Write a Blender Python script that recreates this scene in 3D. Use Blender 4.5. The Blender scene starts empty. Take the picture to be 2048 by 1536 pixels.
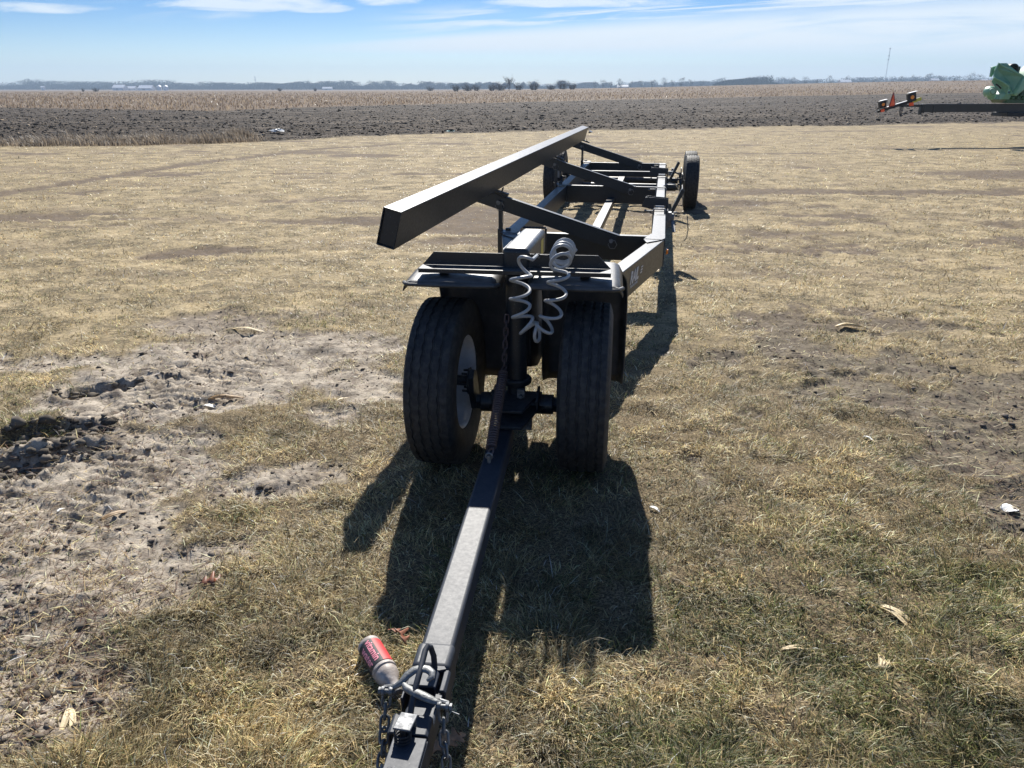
import bpy, bmesh, math, random
import numpy as np
from mathutils import Vector, Matrix, noise as mnoise
random.seed(7); RNG = np.random.default_rng(11)
R = math.radians; PI = math.pi
S = bpy.context.scene; COL = S.collection

# ------------------------------------------------------------ camera
F = 1538.0; HC = 1.6; PITCH = R(21.05)
cd = bpy.data.cameras.new('camera'); cam = bpy.data.objects.new('camera', cd); COL.objects.link(cam)
cam.location = (0, 0, HC); cam.rotation_euler = (R(90) - PITCH, 0, 0)
cd.sensor_width = 36; cd.lens = F / 2048 * 36; cd.clip_start = .05; cd.clip_end = 12000
S.camera = cam
S.render.resolution_x = 1024; S.render.resolution_y = 768
S.view_settings.view_transform = 'Standard'; S.view_settings.look = 'None'
S.view_settings.gamma = 1.0; S.view_settings.exposure = 0.86
# ------------------------------------------------------------ sky + sun
SUN_EL = R(37.8)
w = bpy.data.worlds.new('World'); S.world = w; w.use_nodes = True
class NT:
    """tiny helper to write node maths"""
    def __init__(s, nt): s.nt = nt; s.n = nt.nodes; s.l = nt.links
    def node(s, t, **k):
        n = s.n.new(t)
        for a, v in k.items(): setattr(n, a, v)
        return n
    def put(s, inp, v):
        if isinstance(v, bpy.types.NodeSocket): s.l.new(v, inp)
        elif v is not None:
            if isinstance(v, (tuple, list)) and len(v) == 3 and inp.type == 'RGBA': v = (*v, 1)
            inp.default_value = v
    def m(s, op, a, b=None, c=None, clamp=False):
        n = s.node('ShaderNodeMath', operation=op, use_clamp=clamp)
        s.put(n.inputs[0], a)
        if b is not None: s.put(n.inputs[1], b)
        if c is not None: s.put(n.inputs[2], c)
        return n.outputs[0]
    def ramp(s, v, a, b, lo=0., hi=1.):
        n = s.node('ShaderNodeMapRange', interpolation_type='SMOOTHSTEP')
        s.put(n.inputs[0], v); n.inputs[1].default_value = a; n.inputs[2].default_value = b
        n.inputs[3].default_value = lo; n.inputs[4].default_value = hi
        return n.outputs[0]
    def noise(s, vec, scale, detail=4, rough=.55, dist=0., out='Fac'):
        n = s.node('ShaderNodeTexNoise'); s.put(n.inputs['Vector'], vec)
        n.inputs['Scale'].default_value = scale; n.inputs['Detail'].default_value = detail
        n.inputs['Roughness'].default_value = rough; n.inputs['Distortion'].default_value = dist
        return n.outputs[out]
    def mix(s, f, a, b, mode='MIX'):
        n = s.node('ShaderNodeMix', data_type='RGBA', blend_type=mode)
        s.put(n.inputs[0], f); s.put(n.inputs[6], a); s.put(n.inputs[7], b)
        return n.outputs[2]
    def vec(s, x, y, z):
        n = s.node('ShaderNodeCombineXYZ'); s.put(n.inputs[0], x); s.put(n.inputs[1], y); s.put(n.inputs[2], z)
        return n.outputs[0]
    def vmul(s, v, t):
        n = s.node('ShaderNodeVectorMath', operation='MULTIPLY'); s.put(n.inputs[0], v); n.inputs[1].default_value = t
        return n.outputs[0]
T = NT(w.node_tree)
bg = T.n['Background']
sky = T.node('ShaderNodeTexSky', sky_type='NISHITA', sun_disc=False, sun_elevation=SUN_EL, sun_rotation=0.0,
             altitude=200, air_density=1.0, dust_density=.35, ozone_density=3.0)
tc = T.node('ShaderNodeTexCoord'); sp = T.node('ShaderNodeSeparateXYZ'); T.l.new(tc.outputs['Generated'], sp.inputs[0])
dx, dy, dz = sp.outputs
yy = T.m('MAXIMUM', T.m('ABSOLUTE', dy), .02)
u = T.m('DIVIDE', dx, yy); v = T.m('DIVIDE', dz, yy)
SKY_STR = .056
uv = T.vec(T.m('MULTIPLY', u, 1.3), T.m('MULTIPLY', T.m('SUBTRACT', v, T.m('MULTIPLY', u, .045)), 20), 0.)
n1 = T.noise(uv, 1.6, 7, .62, .7)
uv2 = T.vec(T.m('MULTIPLY', u, 5.5), T.m('MULTIPLY', v, 34), 3.)
n2 = T.noise(uv2, 2.0, 7, .6, .5)
# long veil rising to the right
cen = T.m('ADD', .051, T.m('MULTIPLY', u, .030))
hw = T.m('ADD', .013, T.m('MULTIPLY', T.m('MAXIMUM', u, -.2), .038))
vb = T.m('DIVIDE', T.m('ABSOLUTE', T.m('SUBTRACT', v, cen)), T.m('MAXIMUM', hw, .004))
veil = T.m('MULTIPLY', T.ramp(vb, 1.45, .35), T.ramp(n1, .20, .50))
veil = T.m('MULTIPLY', veil, T.ramp(u, -.32, -.05))
uv3 = T.vec(T.m('MULTIPLY', u, 3.), T.m('MULTIPLY', T.m('SUBTRACT', v, T.m('MULTIPLY', u, .055)), 75), 7.)
n3 = T.noise(uv3, 1.3, 6, .6, .8)
line_c = T.m('ADD', .0775, T.m('MULTIPLY', u, .05))
wisp = T.m('MULTIPLY', T.ramp(T.m('ABSOLUTE', T.m('SUBTRACT', v, line_c)), .022, .003), T.m('MULTIPLY', T.ramp(n3, .44, .62), T.ramp(u, -.2, -.02)))
# low pale band on the right under the veil
low = T.m('MULTIPLY', T.m('MULTIPLY', T.ramp(v, .040, .008), T.ramp(u, -.25, .5)), .75)
# thin streaks high up
stre = T.m('MULTIPLY', T.ramp(n1, .55, .76), T.m('MULTIPLY', T.ramp(v, .045, .08), .55))
# small puffs
puffs = None
for (pu, pv, ru, rv) in ((-.31, .094, .13, .013), (-.145, .097, .05, .009), (-.55, .088, .10, .008), (-.23, .087, .05, .007), (.08, .093, .13, .007)):
    d_ = T.m('ADD', T.m('POWER', T.m('DIVIDE', T.m('SUBTRACT', u, pu), ru), 2.), T.m('POWER', T.m('DIVIDE', T.m('SUBTRACT', v, pv), rv), 2.))
    g_ = T.ramp(d_, 1.6, 0.)
    puffs = g_ if puffs is None else T.m('MAXIMUM', puffs, g_)
puffs = T.m('MULTIPLY', T.ramp(T.m('ADD', T.m('MULTIPLY', puffs, .50), n2), .74, 1.06), .85)
cl = T.m('MAXIMUM', T.m('MAXIMUM', T.m('MULTIPLY', veil, 1.), low), T.m('MAXIMUM', T.m('MAXIMUM', stre, T.m('MULTIPLY', wisp, .9)), puffs), clamp=True)
# the high sky outside the frame keeps plain clear colour
cl = T.m('MULTIPLY', cl, T.ramp(v, .6, .2))
# pure Nishita yellows near the horizon towards the sun: tint by height
grad = T.ramp(v, 0.0, .11)
tint = T.mix(grad, (.90, 1.06, 1.28), (.30, .56, .95))
tint = T.mix(T.ramp(v, .15, .8), tint, (.8, .95, 1.15))
skyc = T.mix(1., sky.outputs[0], tint, 'MULTIPLY')
cc = T.mix(cl, skyc, (9.0, 9.9, 10.6))
T.l.new(cc, bg.inputs[0]); bg.inputs[1].default_value = SKY_STR
sd = bpy.data.lights.new('sun', 'SUN'); so = bpy.data.objects.new('sun', sd); COL.objects.link(so)
sd.energy = 5.0; sd.angle = R(.53); sd.color = (1., .955, .88)
so.rotation_euler = (-(PI / 2 - SUN_EL), 0, 0); so.location = (0, 20, 30)

# ------------------------------------------------------------ pixel -> world (for measuring places on the ground)
def at(px, py, z=0.):
    a = PITCH + math.atan((py - 768) / F); d = (HC - z) / math.tan(a)
    return Vector(((px - 1024) / F * (d * math.cos(PITCH) + (HC - z) * math.sin(PITCH)), d, z))
# ------------------------------------------------------------ materials
def mat(name, base=(.5, .5, .5), rough=.5, metal=0., bump=0., bscale=60., var=0., vscale=8., spec=None, rvar=0., col2=None, sub=None, emis=None):
    m = bpy.data.materials.new(name); m.use_nodes = True; t = NT(m.node_tree); p = t.n['Principled BSDF']
    co = t.node('ShaderNodeTexCoord').outputs['Object']
    p.inputs['Base Color'].default_value = (*base, 1); p.inputs['Roughness'].default_value = rough; p.inputs['Metallic'].default_value = metal
    if spec is not None: p.inputs['Specular IOR Level'].default_value = spec
    if var or col2:
        c2 = col2 or tuple(min(1, c * (1 + var)) for c in base); c1 = base if col2 else tuple(c * (1 - var) for c in base)
        t.l.new(t.mix(t.ramp(t.noise(co, vscale, 6, .65), .38, .68), c1, c2), p.inputs['Base Color'])
    if rvar:
        t.l.new(t.ramp(t.noise(co, vscale * 2.3, 5, .6), .3, .7, rough - rvar, rough + rvar), p.inputs['Roughness'])
    if bump:
        b = t.node('ShaderNodeBump'); b.inputs['Strength'].default_value = bump; b.inputs['Distance'].default_value = .004
        t.l.new(t.noise(co, bscale, 5, .6), b.inputs['Height']); t.l.new(b.outputs[0], p.inputs['Normal'])
    return m
M = {}
def paint(name, base, rough, dust=.5, rv=.10):
    """gloss enamel with a film of dust, small scuffs and specks"""
    m = bpy.data.materials.new(name); m.use_nodes = True; t = NT(m.node_tree); p = t.n['Principled BSDF']
    co = t.node('ShaderNodeTexCoord').outputs['Object']
    g = t.node('ShaderNodeNewGeometry'); gs = t.node('ShaderNodeSeparateXYZ'); t.l.new(g.outputs['Normal'], gs.inputs[0])
    up = t.ramp(gs.outputs[2], .3, .95)
    n = t.noise(co, 34, 7, .75); n_f = t.noise(co, 160, 3, .6)
    d = t.m('MULTIPLY', t.m('ADD', .05, t.m('MULTIPLY', up, .95)), t.ramp(n, .30, .78))
    d = t.m('MULTIPLY', d, dust)
    speck = t.m('MULTIPLY', t.ramp(n_f, .64, .72), .35)
    d = t.m('MAXIMUM', d, speck)
    t.l.new(t.mix(d, base, (.29, .29, .285)), p.inputs['Base Color'])
    t.l.new(t.ramp(t.noise(co, 70, 5, .7), .3, .75, rough - rv * .6, rough + rv), p.inputs['Roughness'])
    b = t.node('ShaderNodeBump'); b.inputs['Strength'].default_value = .035; b.inputs['Distance'].default_value = .003
    t.l.new(t.noise(co, 45, 3, .5), b.inputs['Height']); t.l.new(b.outputs[0], p.inputs['Normal'])
    return m
M['steel'] = paint('black_steel_paint', (.010, .0145, .019), .40, .34)
M['steel2'] = paint('black_tongue_paint', (.012, .018, .030), .57, .08, .035)
M['plastic'] = mat('black_fender_plastic', (.018, .019, .020), .50, bump=.18, bscale=240, col2=(.055, .052, .048), vscale=9, rvar=.08, spec=.75)
M['rubber'] = mat('tyre_rubber', (.015, .0155, .0165), .7, bump=.35, bscale=170, col2=(.045, .042, .038), vscale=34)
M['rim'] = mat('white_rim_paint', (.62, .63, .64), .35, var=.12, vscale=12)
M['zinc'] = mat('zinc_plate', (.20, .205, .21), .62, .75, bump=.2, bscale=90, var=.22, vscale=30, rvar=.12)
M['cast'] = mat('cast_grey', (.19, .195, .195), .55, .7, bump=.4, bscale=120, var=.25, vscale=40)
M['spring'] = mat('dark_spring_steel', (.10, .075, .075), .5, .4, bump=.1)
M['hose'] = mat('grey_coiled_hose', (.33, .34, .345), .36, var=.1, vscale=40)
M['decal'] = mat('white_decal', (.55, .55, .55), .5)
M['ylabel'] = mat('yellow_label', (.55, .42, .05), .45)
M['red'] = mat('red_lens', (.35, .02, .015), .25)
M['amber'] = mat('amber_lens', (.9, .3, .03), .3)
M['orange'] = mat('fluorescent_orange', (1., .13, .03), .45)
M['darkred'] = mat('dark_red_border', (.25, .01, .01), .4)
M['yellow'] = mat('yellow_reflector', (.55, .5, .06), .4)
M['green'] = mat('green_enamel', (.17, .37, .24), .48, col2=(.27, .47, .33), vscale=2.2, rvar=.1)
M['dgreen'] = mat('dark_green_enamel', (.022, .075, .032), .4, var=.3, vscale=3)
M['black'] = mat('flat_black', (.012, .012, .013), .6)
M['navy'] = mat('black_gloss_beam', (.012, .014, .018), .3, var=.3, vscale=3)
M['twig'] = mat('bare_twigs', (.10, .075, .06), .9, var=.3, vscale=1)
M['fartree'] = mat('bare_far_trees', (.05, .046, .044), .95, var=.35, vscale=.06)
M['evergreen'] = mat('dark_evergreen', (.03, .045, .03), .95, var=.3, vscale=.1)
M['whitepaint'] = mat('white_sheet_metal', (.78, .78, .78), .5, var=.05, vscale=.3)
M['greymetal'] = mat('grey_sheet_metal', (.45, .47, .5), .45, var=.1, vscale=.3)
M['mast'] = mat('mast_steel', (.50, .52, .55), .5)
M['weed'] = mat('dry_weeds', (.20, .15, .095), .9, var=.4, vscale=3)
M['leaf'] = mat('dry_oak_leaf', (.22, .075, .035), .55, var=.35, vscale=60)
M['leaf2'] = mat('tan_oak_leaf', (.38, .19, .09), .6, var=.3, vscale=60)
M['husk'] = mat('dry_corn_husk', (.60, .48, .28), .6, var=.25, vscale=50)
M['husk2'] = mat('brown_corn_husk', (.34, .21, .09), .6, var=.3, vscale=50)
M['paper'] = mat('white_paper', (.78, .77, .72), .7)
M['frost'] = mat('dusty_clear_plastic', (.30, .255, .225), .55, bump=.3, bscale=80, col2=(.44, .40, .37), vscale=35)
M['blacklabel'] = mat('black_label', (.035, .033, .036), .62, var=.3, vscale=40)
M['redlabel'] = mat('red_label', (.55, .035, .04), .6, var=.12, vscale=40)
M['pinktext'] = mat('pink_print', (.85, .30, .36), .45)

# ------------------------------------------------------------ mesh builder
def rotz(a): return Matrix.Rotation(a, 4, 'Z')
class MB:
    def __init__(s, mtx=None): s.v = []; s.f = []; s.mi = []; s.cur = 0; s.m = mtx or Matrix.Identity(4)
    def add(s, vs, fs):
        o = len(s.v); s.v += [tuple(s.m @ Vector(p)) for p in vs]; s.f += [tuple(i + o for i in f) for f in fs]; s.mi += [s.cur] * len(fs)
    def box(s, lo, hi):
        (a, b, c), (d, e, f) = lo, hi
        s.add([(a, b, c), (d, b, c), (d, e, c), (a, e, c), (a, b, f), (d, b, f), (d, e, f), (a, e, f)],
              [(3, 2, 1, 0), (4, 5, 6, 7), (0, 1, 5, 4), (1, 2, 6, 5), (2, 3, 7, 6), (3, 0, 4, 7)])
    def beam(s, p, q, w, h, up=(0, 0, 1), ext=0.):
        """rectangular bar from p to q; w across, h along up"""
        p = Vector(p); q = Vector(q); d = (q - p).normalized(); p = p - d * ext; q = q + d * ext
        x = d.cross(Vector(up)).normalized(); z = x.cross(d)
        vs = []
        for c in (p, q):
            for i, j in ((-1, -1), (1, -1), (1, 1), (-1, 1)): vs.append(c + x * (i * w / 2) + z * (j * h / 2))
        s.add(vs, [(0, 1, 2, 3), (7, 6, 5, 4), (0, 4, 5, 1), (1, 5, 6, 2), (2, 6, 7, 3), (3, 7, 4, 0)])
    def hollow(s, p, q, w, h, t, up=(0, 0, 1)):
        p = Vector(p); q = Vector(q); d = (q - p).normalized(); x = d.cross(Vector(up)).normalized(); z = x.cross(d)
        vs = []
        for c in (p, q):
            for k in (0, t):
                for i, j in ((-1, -1), (1, -1), (1, 1), (-1, 1)): vs.append(c + x * (i * (w / 2 - k)) + z * (j * (h / 2 - k)))
        fs = []
        for i in range(4):
            j = (i + 1) % 4
            fs += [(i, i + 8, j + 8, j), (i + 4, j + 4, j + 12, i + 12), (i, j, j + 4, i + 4), (i + 8, i + 12, j + 12, j + 8)]
        s.add(vs, fs)
    def tube(s, pts, r, n=8, closed=False, cap=True):
        pts = [Vector(p) for p in pts]; N = len(pts); rs = r if isinstance(r, (list, tuple)) else [r] * N
        vs = []; nrm = None
        for i in range(N):
            a = pts[(i - 1) % N] if (closed or i) else pts[i]; b = pts[(i + 1) % N] if (closed or i < N - 1) else pts[i]
            d = (b - a).normalized()
            if nrm is None:
                nrm = d.orthogonal().normalized()
            nrm = (nrm - d * nrm.dot(d)).normalized(); bi = d.cross(nrm)
            for k in range(n):
                an = 2 * PI * k / n; vs.append(pts[i] + (nrm * math.cos(an) + bi * math.sin(an)) * rs[i])
        fs = []
        for i in range(N if closed else N - 1):
            for k in range(n):
                a = i * n + k; b = i * n + (k + 1) % n; c = ((i + 1) % N) * n
                fs.append((a, b, c + (k + 1) % n, c + k))
        if cap and not closed: fs += [tuple(range(n))[::-1], tuple(range((N - 1) * n, N * n))]
        s.add(vs, fs)
    def lathe(s, prof, n=48, axis='x', c=(0, 0, 0), fn=None, closed=False, cap=True):
        vs = []; P = len(prof)
        for k in range(n):
            a = 2 * PI * k / n
            for i, (x, r) in enumerate(prof):
                if fn: x, r = fn(x, r, a, i)
                p = {'x': (x, r * math.cos(a), r * math.sin(a)), 'y': (r * math.sin(a), x, r * math.cos(a)), 'z': (r * math.cos(a), r * math.sin(a), x)}[axis]
                vs.append((p[0] + c[0], p[1] + c[1], p[2] + c[2]))
        fs = []
        for k in range(n):
            for i in range(P if closed else P - 1):
                j = (i + 1) % P; k2 = (k + 1) % n
                fs.append((k * P + i, k2 * P + i, k2 * P + j, k * P + j))
        if not closed and cap:
            if prof[0][1] > 1e-5: fs.append(tuple(k * P for k in range(n))[::-1])
            if prof[-1][1] > 1e-5: fs.append(tuple(k * P + P - 1 for k in range(n)))
        s.add(vs, fs)
    def cyl(s, p, q, r, n=16): s.tube([p, q], r, n)
    def prism(s, poly, a, b, axis='y'):
        """poly of 2d points extruded from a to b along axis"""
        def P(u_, v_, k): return {'y': (u_, k, v_), 'x': (k, u_, v_), 'z': (u_, v_, k)}[axis]
        n = len(poly)
        s.add([P(*p, a) for p in poly] + [P(*p, b) for p in poly],
              [tuple(range(n)), tuple(range(2 * n - 1, n - 1, -1))] + [(i, i + n, (i + 1) % n + n, (i + 1) % n) for i in range(n)])
    def grid(s, pts, nu, nv):
        s.add(pts, [(i * nv + j, (i + 1) * nv + j, (i + 1) * nv + j + 1, i * nv + j + 1) for i in range(nu - 1) for j in range(nv - 1)])
    def build(s, name, m, parent=None, bevel=0., smooth=False, seg=2, solid=0.):
        me = bpy.data.meshes.new(name); me.from_pydata(s.v, [], s.f)
        for mm in (m if isinstance(m, (list, tuple)) else [m]): me.materials.append(mm)
        me.polygons.foreach_set('material_index', s.mi)
        bm = bmesh.new(); bm.from_mesh(me); bmesh.ops.recalc_face_normals(bm, faces=bm.faces); bm.to_mesh(me); bm.free()
        if smooth:
            me.shade_smooth()
            if smooth != 'all': me.set_sharp_from_angle(angle=R(38))
        o = bpy.data.objects.new(name, me); COL.objects.link(o)
        if parent: o.parent = parent
        if solid:
            d = o.modifiers.new('solid', 'SOLIDIFY'); d.thickness = solid; d.offset = 0
        if bevel:
            b = o.modifiers.new('bevel', 'BEVEL'); b.width = bevel; b.segments = seg; b.limit_method = 'ANGLE'; b.angle_limit = R(40)
            b.harden_normals = False
            if not smooth: me.shade_smooth(); me.set_sharp_from_angle(angle=R(30))
        return o
def tag(o, label=None, cat=None, group=None, kind=None):
    if label: o['label'] = label
    if cat: o['category'] = cat
    if group: o['group'] = group
    if kind: o['kind'] = kind
    return o
def empty(name, loc=(0, 0, 0), rz=0.):
    o = bpy.data.objects.new(name, None); COL.objects.link(o); o.location = loc; o.rotation_euler = (0, 0, rz); o.empty_display_size = .2; return o
def copy_obj(o, parent):
    c = o.copy(); COL.objects.link(c); c.parent = parent; return c
def copy_tree(o, parent=None):
    c = o.copy(); COL.objects.link(c); c.parent = parent
    for ch in [x for x in KIDS() if x.parent == o]: copy_tree(ch, c)
    return c
def KIDS(): return list(COL.objects)
def text_mesh(body, size, mtx, name, m, parent, shear=0., offset=0., extrude=.0006, spacing=1., warp=None):
    cu = bpy.data.curves.new(name, 'FONT'); cu.body = body; cu.size = size; cu.shear = shear; cu.offset = offset; cu.extrude = extrude; cu.space_character = spacing
    cu.resolution_u = 4
    t = bpy.data.objects.new(name, cu); COL.objects.link(t)
    dg = bpy.context.evaluated_depsgraph_get(); me = bpy.data.meshes.new_from_object(t.evaluated_get(dg)); bpy.data.objects.remove(t)
    if warp:
        bm = bmesh.new(); bm.from_mesh(me); bmesh.ops.subdivide_edges(bm, edges=[e for e in bm.edges if e.calc_length() > size * .12], cuts=3); bm.to_mesh(me); bm.free()
        for v_ in me.vertices: v_.co = warp(v_.co)
    me.transform(mtx); me.materials.clear(); me.materials.append(m)
    o = bpy.data.objects.new(name, me); COL.objects.link(o); o.parent = parent; return o

# ------------------------------------------------------------ numpy noise
PERM = RNG.permutation(4096)
def hsh(ix, iy): return PERM[(PERM[ix & 4095] + iy) & 4095] / 4095.
def vnoise(x, y):
    ix = np.floor(x).astype(np.int64); iy = np.floor(y).astype(np.int64); fx = x - ix; fy = y - iy
    fx = fx * fx * (3 - 2 * fx); fy = fy * fy * (3 - 2 * fy)
    return (hsh(ix, iy) * (1 - fx) + hsh(ix + 1, iy) * fx) * (1 - fy) + (hsh(ix, iy + 1) * (1 - fx) + hsh(ix + 1, iy + 1) * fx) * fy
def fbm(x, y, oct=4, g=.5):
    s_ = 0.; a = 1.; t_ = 0.
    for k in range(oct):
        s_ = s_ + a * vnoise(x * 2 ** k + 17.3 * k, y * 2 ** k + 5.1 * k); t_ += a; a *= g
    return s_ / t_
def sstep(x, a, b):
    t_ = np.clip((x - a) / (b - a), 0, 1); return t_ * t_ * (3 - 2 * t_)
# ------------------------------------------------------------ the lie of the land
EDGE_X = np.array([-400, -60, -22, -14, -8, -5, 0, 7.5, 27, 60, 400.]); EDGE_Y = np.array([18, 21, 23., 24.3, 25.8, 28.5, 31.5, 34.5, 41, 50, 130.])   # grass / plough
STU_A = np.array([-2., -.67, -.36, -.12, .17, .67, 2.]); STU_D = np.array([80., 73, 60, 85, 115, 150, 190.])                                     # plough / stubble by direction
def fields(x, y):
    d = np.hypot(x, y) + 1e-6
    e = np.interp(x, EDGE_X, EDGE_Y) + (fbm(x * .35, y * .35) - .5) * 2.2
    plough = sstep(y - e, -.25, .25)
    sb = np.interp(x / np.maximum(np.abs(y), 1e-3), STU_A, STU_D) * (1 + (fbm(x * .05, y * .05) - .5) * .10)
    stub = sstep(y - sb, -2, 2) * plough
    return plough, stub
PATCH = []   # bare ground: (px, py, rx m, ry m, angle, strength)
for q in ((40, 1180, .62, .50, 0, 1.3), (150, 950, .62, .55, .5, 1.5), (330, 780, .70, .62, .3, 1.35), (520, 700, .75, .50, .2, 1.15), (720, 770, .34, .34, 0, .9),
          (560, 960, .42, .2, .3, 1.0), (640, 830, .30, .2, 0, .65), (400, 1110, .34, .16, .2, .85), (80, 1420, .34, .22, .3, 1.0), (250, 1260, .20, .1, .3, .5),
          (480, 630, .9, .5, .1, .7), (740, 690, .5, .5, 0, .8),
          (2040, 900, .65, .6, -.5, 1.15), (1900, 800, .75, .40, -.6, 1.1), (1740, 730, .8, .40, -.6, 1.05), (1620, 690, .5, .28, -.5, .85), (1690, 645, .9, .38, 0, 1.1), (2060, 1000, .4, .35, -.4, 1.0), (1960, 760, .6, .25, -.3, .8),
          (1600, 500, 1.0, .30, .1, .7), (380, 505, .8, .26, .25, .9), (600, 400, 1.4, .35, .2, .6), (30, 730, .9, .2, .25, .7), (1540, 690, .3, .2, 0, .5),
          (1480, 545, .5, .2, 0, .45), (1750, 540, 1.4, .25, .1, .55), (1540, 1130, .16, .1, 0, .3), (2040, 480, .9, .3, .2, .7)):
    p_ = at(q[0], q[1]); PATCH.append((p_.x, p_.y, *q[2:]))
RUT = [at(*p) for p in ((-60, 395), (130, 366), (300, 340), (450, 318), (620, 300), (780, 288))]
def segdist(x, y, pts):
    best = np.full(x.shape, 1e9); along = np.zeros(x.shape); acc = 0.; side = np.zeros(x.shape)
    for a, b in zip(pts[:-1], pts[1:]):
        vx, vy = b.x - a.x, b.y - a.y; L = math.hypot(vx, vy)
        t_ = np.clip(((x - a.x) * vx + (y - a.y) * vy) / L / L, 0, 1); ddx = x - a.x - t_ * vx; ddy = y - a.y - t_ * vy; d = np.hypot(ddx, ddy)
        k = d < best; best = np.where(k, d, best); along = np.where(k, acc + t_ * L, along); side = np.where(k, (ddx * vy - ddy * vx) / L, side); acc += L
    return best, along, side
TRACK = [at(*p) for p in ((-140, 1090), (60, 1000), (240, 850), (360, 760), (480, 670), (560, 628))]
HOLES = [(at(95, 868), .30, .15, .35), (at(10, 935), .22, .13, .3), (at(210, 775), .24, .07, .5), (at(150, 900), .15, .08, .2)]
def bare_mask(x, y):
    b = np.zeros(x.shape)
    for (px, py, rx, ry, an, st) in PATCH:
        c, s_ = math.cos(an), math.sin(an); ddx = (x - px); ddy = (y - py); uu = (ddx * c + ddy * s_) / rx; vv = (-ddx * s_ + ddy * c) / ry
        b = np.maximum(b, st * np.exp(-(uu * uu + vv * vv) * .9))
    n = fbm(x * 1.7, y * 1.7, 5, .62); n2_ = fbm(x * 7, y * 7, 3, .6)
    b = b + (n - .5) * (1.15 + .5 * (x > .8)) + (n2_ - .5) * (.5 + .7 * (x > .8))
    dr, _, _ = segdist(x, y, RUT); b = np.maximum(b, np.exp(-(dr / .32) ** 2) * .95 + (n - .5) * .8)
    far = (fbm(x * .30 + 40, y * 1.0 + 9, 5, .65) - .47) * 3.6     # thin strips of poor turf further off
    b = np.maximum(b, np.where(y > 6.5, far * sstep(y, 6.5, 9.5) * .95, 0))
    return sstep(b, .42, .68)
def relief(x, y, bare, plough, stub):
    d = np.hypot(x, y); near = 1 - sstep(d, 14, 26)
    z = (fbm(x * .5, y * .5, 3) - .5) * .05 * sstep(d, 5, 12)
    z = z + near * ((fbm(x * 2.2, y * 2.2, 3) - .5) * .04 + (fbm(x * 6, y * 6, 3, .6) - .5) * .045)
    z = z - near * bare * .014 + near * bare * ((fbm(x * 24, y * 24, 3, .65) - .5) * .026 + (x > .5) * (fbm(x * 8 + 5, y * 8, 3, .6) - .5) * .04)
    dt, al, sd_ = segdist(x, y, TRACK)
    inn = np.exp(-(dt / .46) ** 4) * bare * near
    wob = (fbm(x * 6, y * 6, 2) - .5) * .05
    saw = np.mod((y * 1.0 + .25 * np.abs(sd_) + wob) / .072, 1.0)
    z = z + inn * (saw ** 1.6 * .030 - .015) * sstep(fbm(x * 2.6 + 9, y * 2.6, 2), .26, .42)
    for (c, rx, ry, an) in HOLES:
        cc_, s_ = math.cos(an), math.sin(an); ddx = x - c.x; ddy = y - c.y; wv = 1 + (fbm(x * 7, y * 7, 2) - .5) * 1.1
        q = np.sqrt(((ddx * cc_ + ddy * s_) / rx) ** 2 + ((-ddx * s_ + ddy * cc_) / ry) ** 2) * wv
        z = z - .065 * (1 - sstep(q, .6, 1.05)) + .018 * np.exp(-((q - 1.25) / .22) ** 2)
        z = z + (1 - sstep(q, .7, 1.1)) * (fbm(x * 17, y * 17, 3, .6) - .35) * .07
    dr, _, _ = segdist(x, y, RUT); z = z - .03 * np.exp(-(dr / .18) ** 2)
    # ploughed furrows, clods
    rw = (y - .40 * x) / .78 + (fbm(x * .3, y * .3, 2) - .5) * .8
    pf = plough * (1 - stub)
    z = z + pf * (1 - sstep(d, 90, 160)) * ((np.abs(np.mod(rw, 1) - .5) - .25) * .16 + (fbm(x * 2.2, y * 4., 4, .65) - .5) * .13) + pf * .02
    # long swell: the right side climbs, the left falls away slowly
    a = x / np.maximum(y, 1.); side = sstep(a, -.22, .62)
    rise = 4.3 * np.clip((d - 60) / 290, 0, None) ** 1.55
    rise = np.where(d < 350, rise, 4.3 + (1 - np.exp(-(d - 350) / 250)) * .6)
    z = z + np.where(y > 0, side * rise, 0) - (1 - side) * 1.1 * sstep(d, 480, 900) + .0 * d
    return z
def ground_z(x, y):
    x = np.atleast_1d(np.asarray(x, float)); y = np.atleast_1d(np.asarray(y, float))
    p_, s_ = fields(x, y); b = np.where(p_ > .5, 0, bare_mask(x, y)); return relief(x, y, b, p_, s_)
def gz(x, y): return float(ground_z(x, y)[0])
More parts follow.
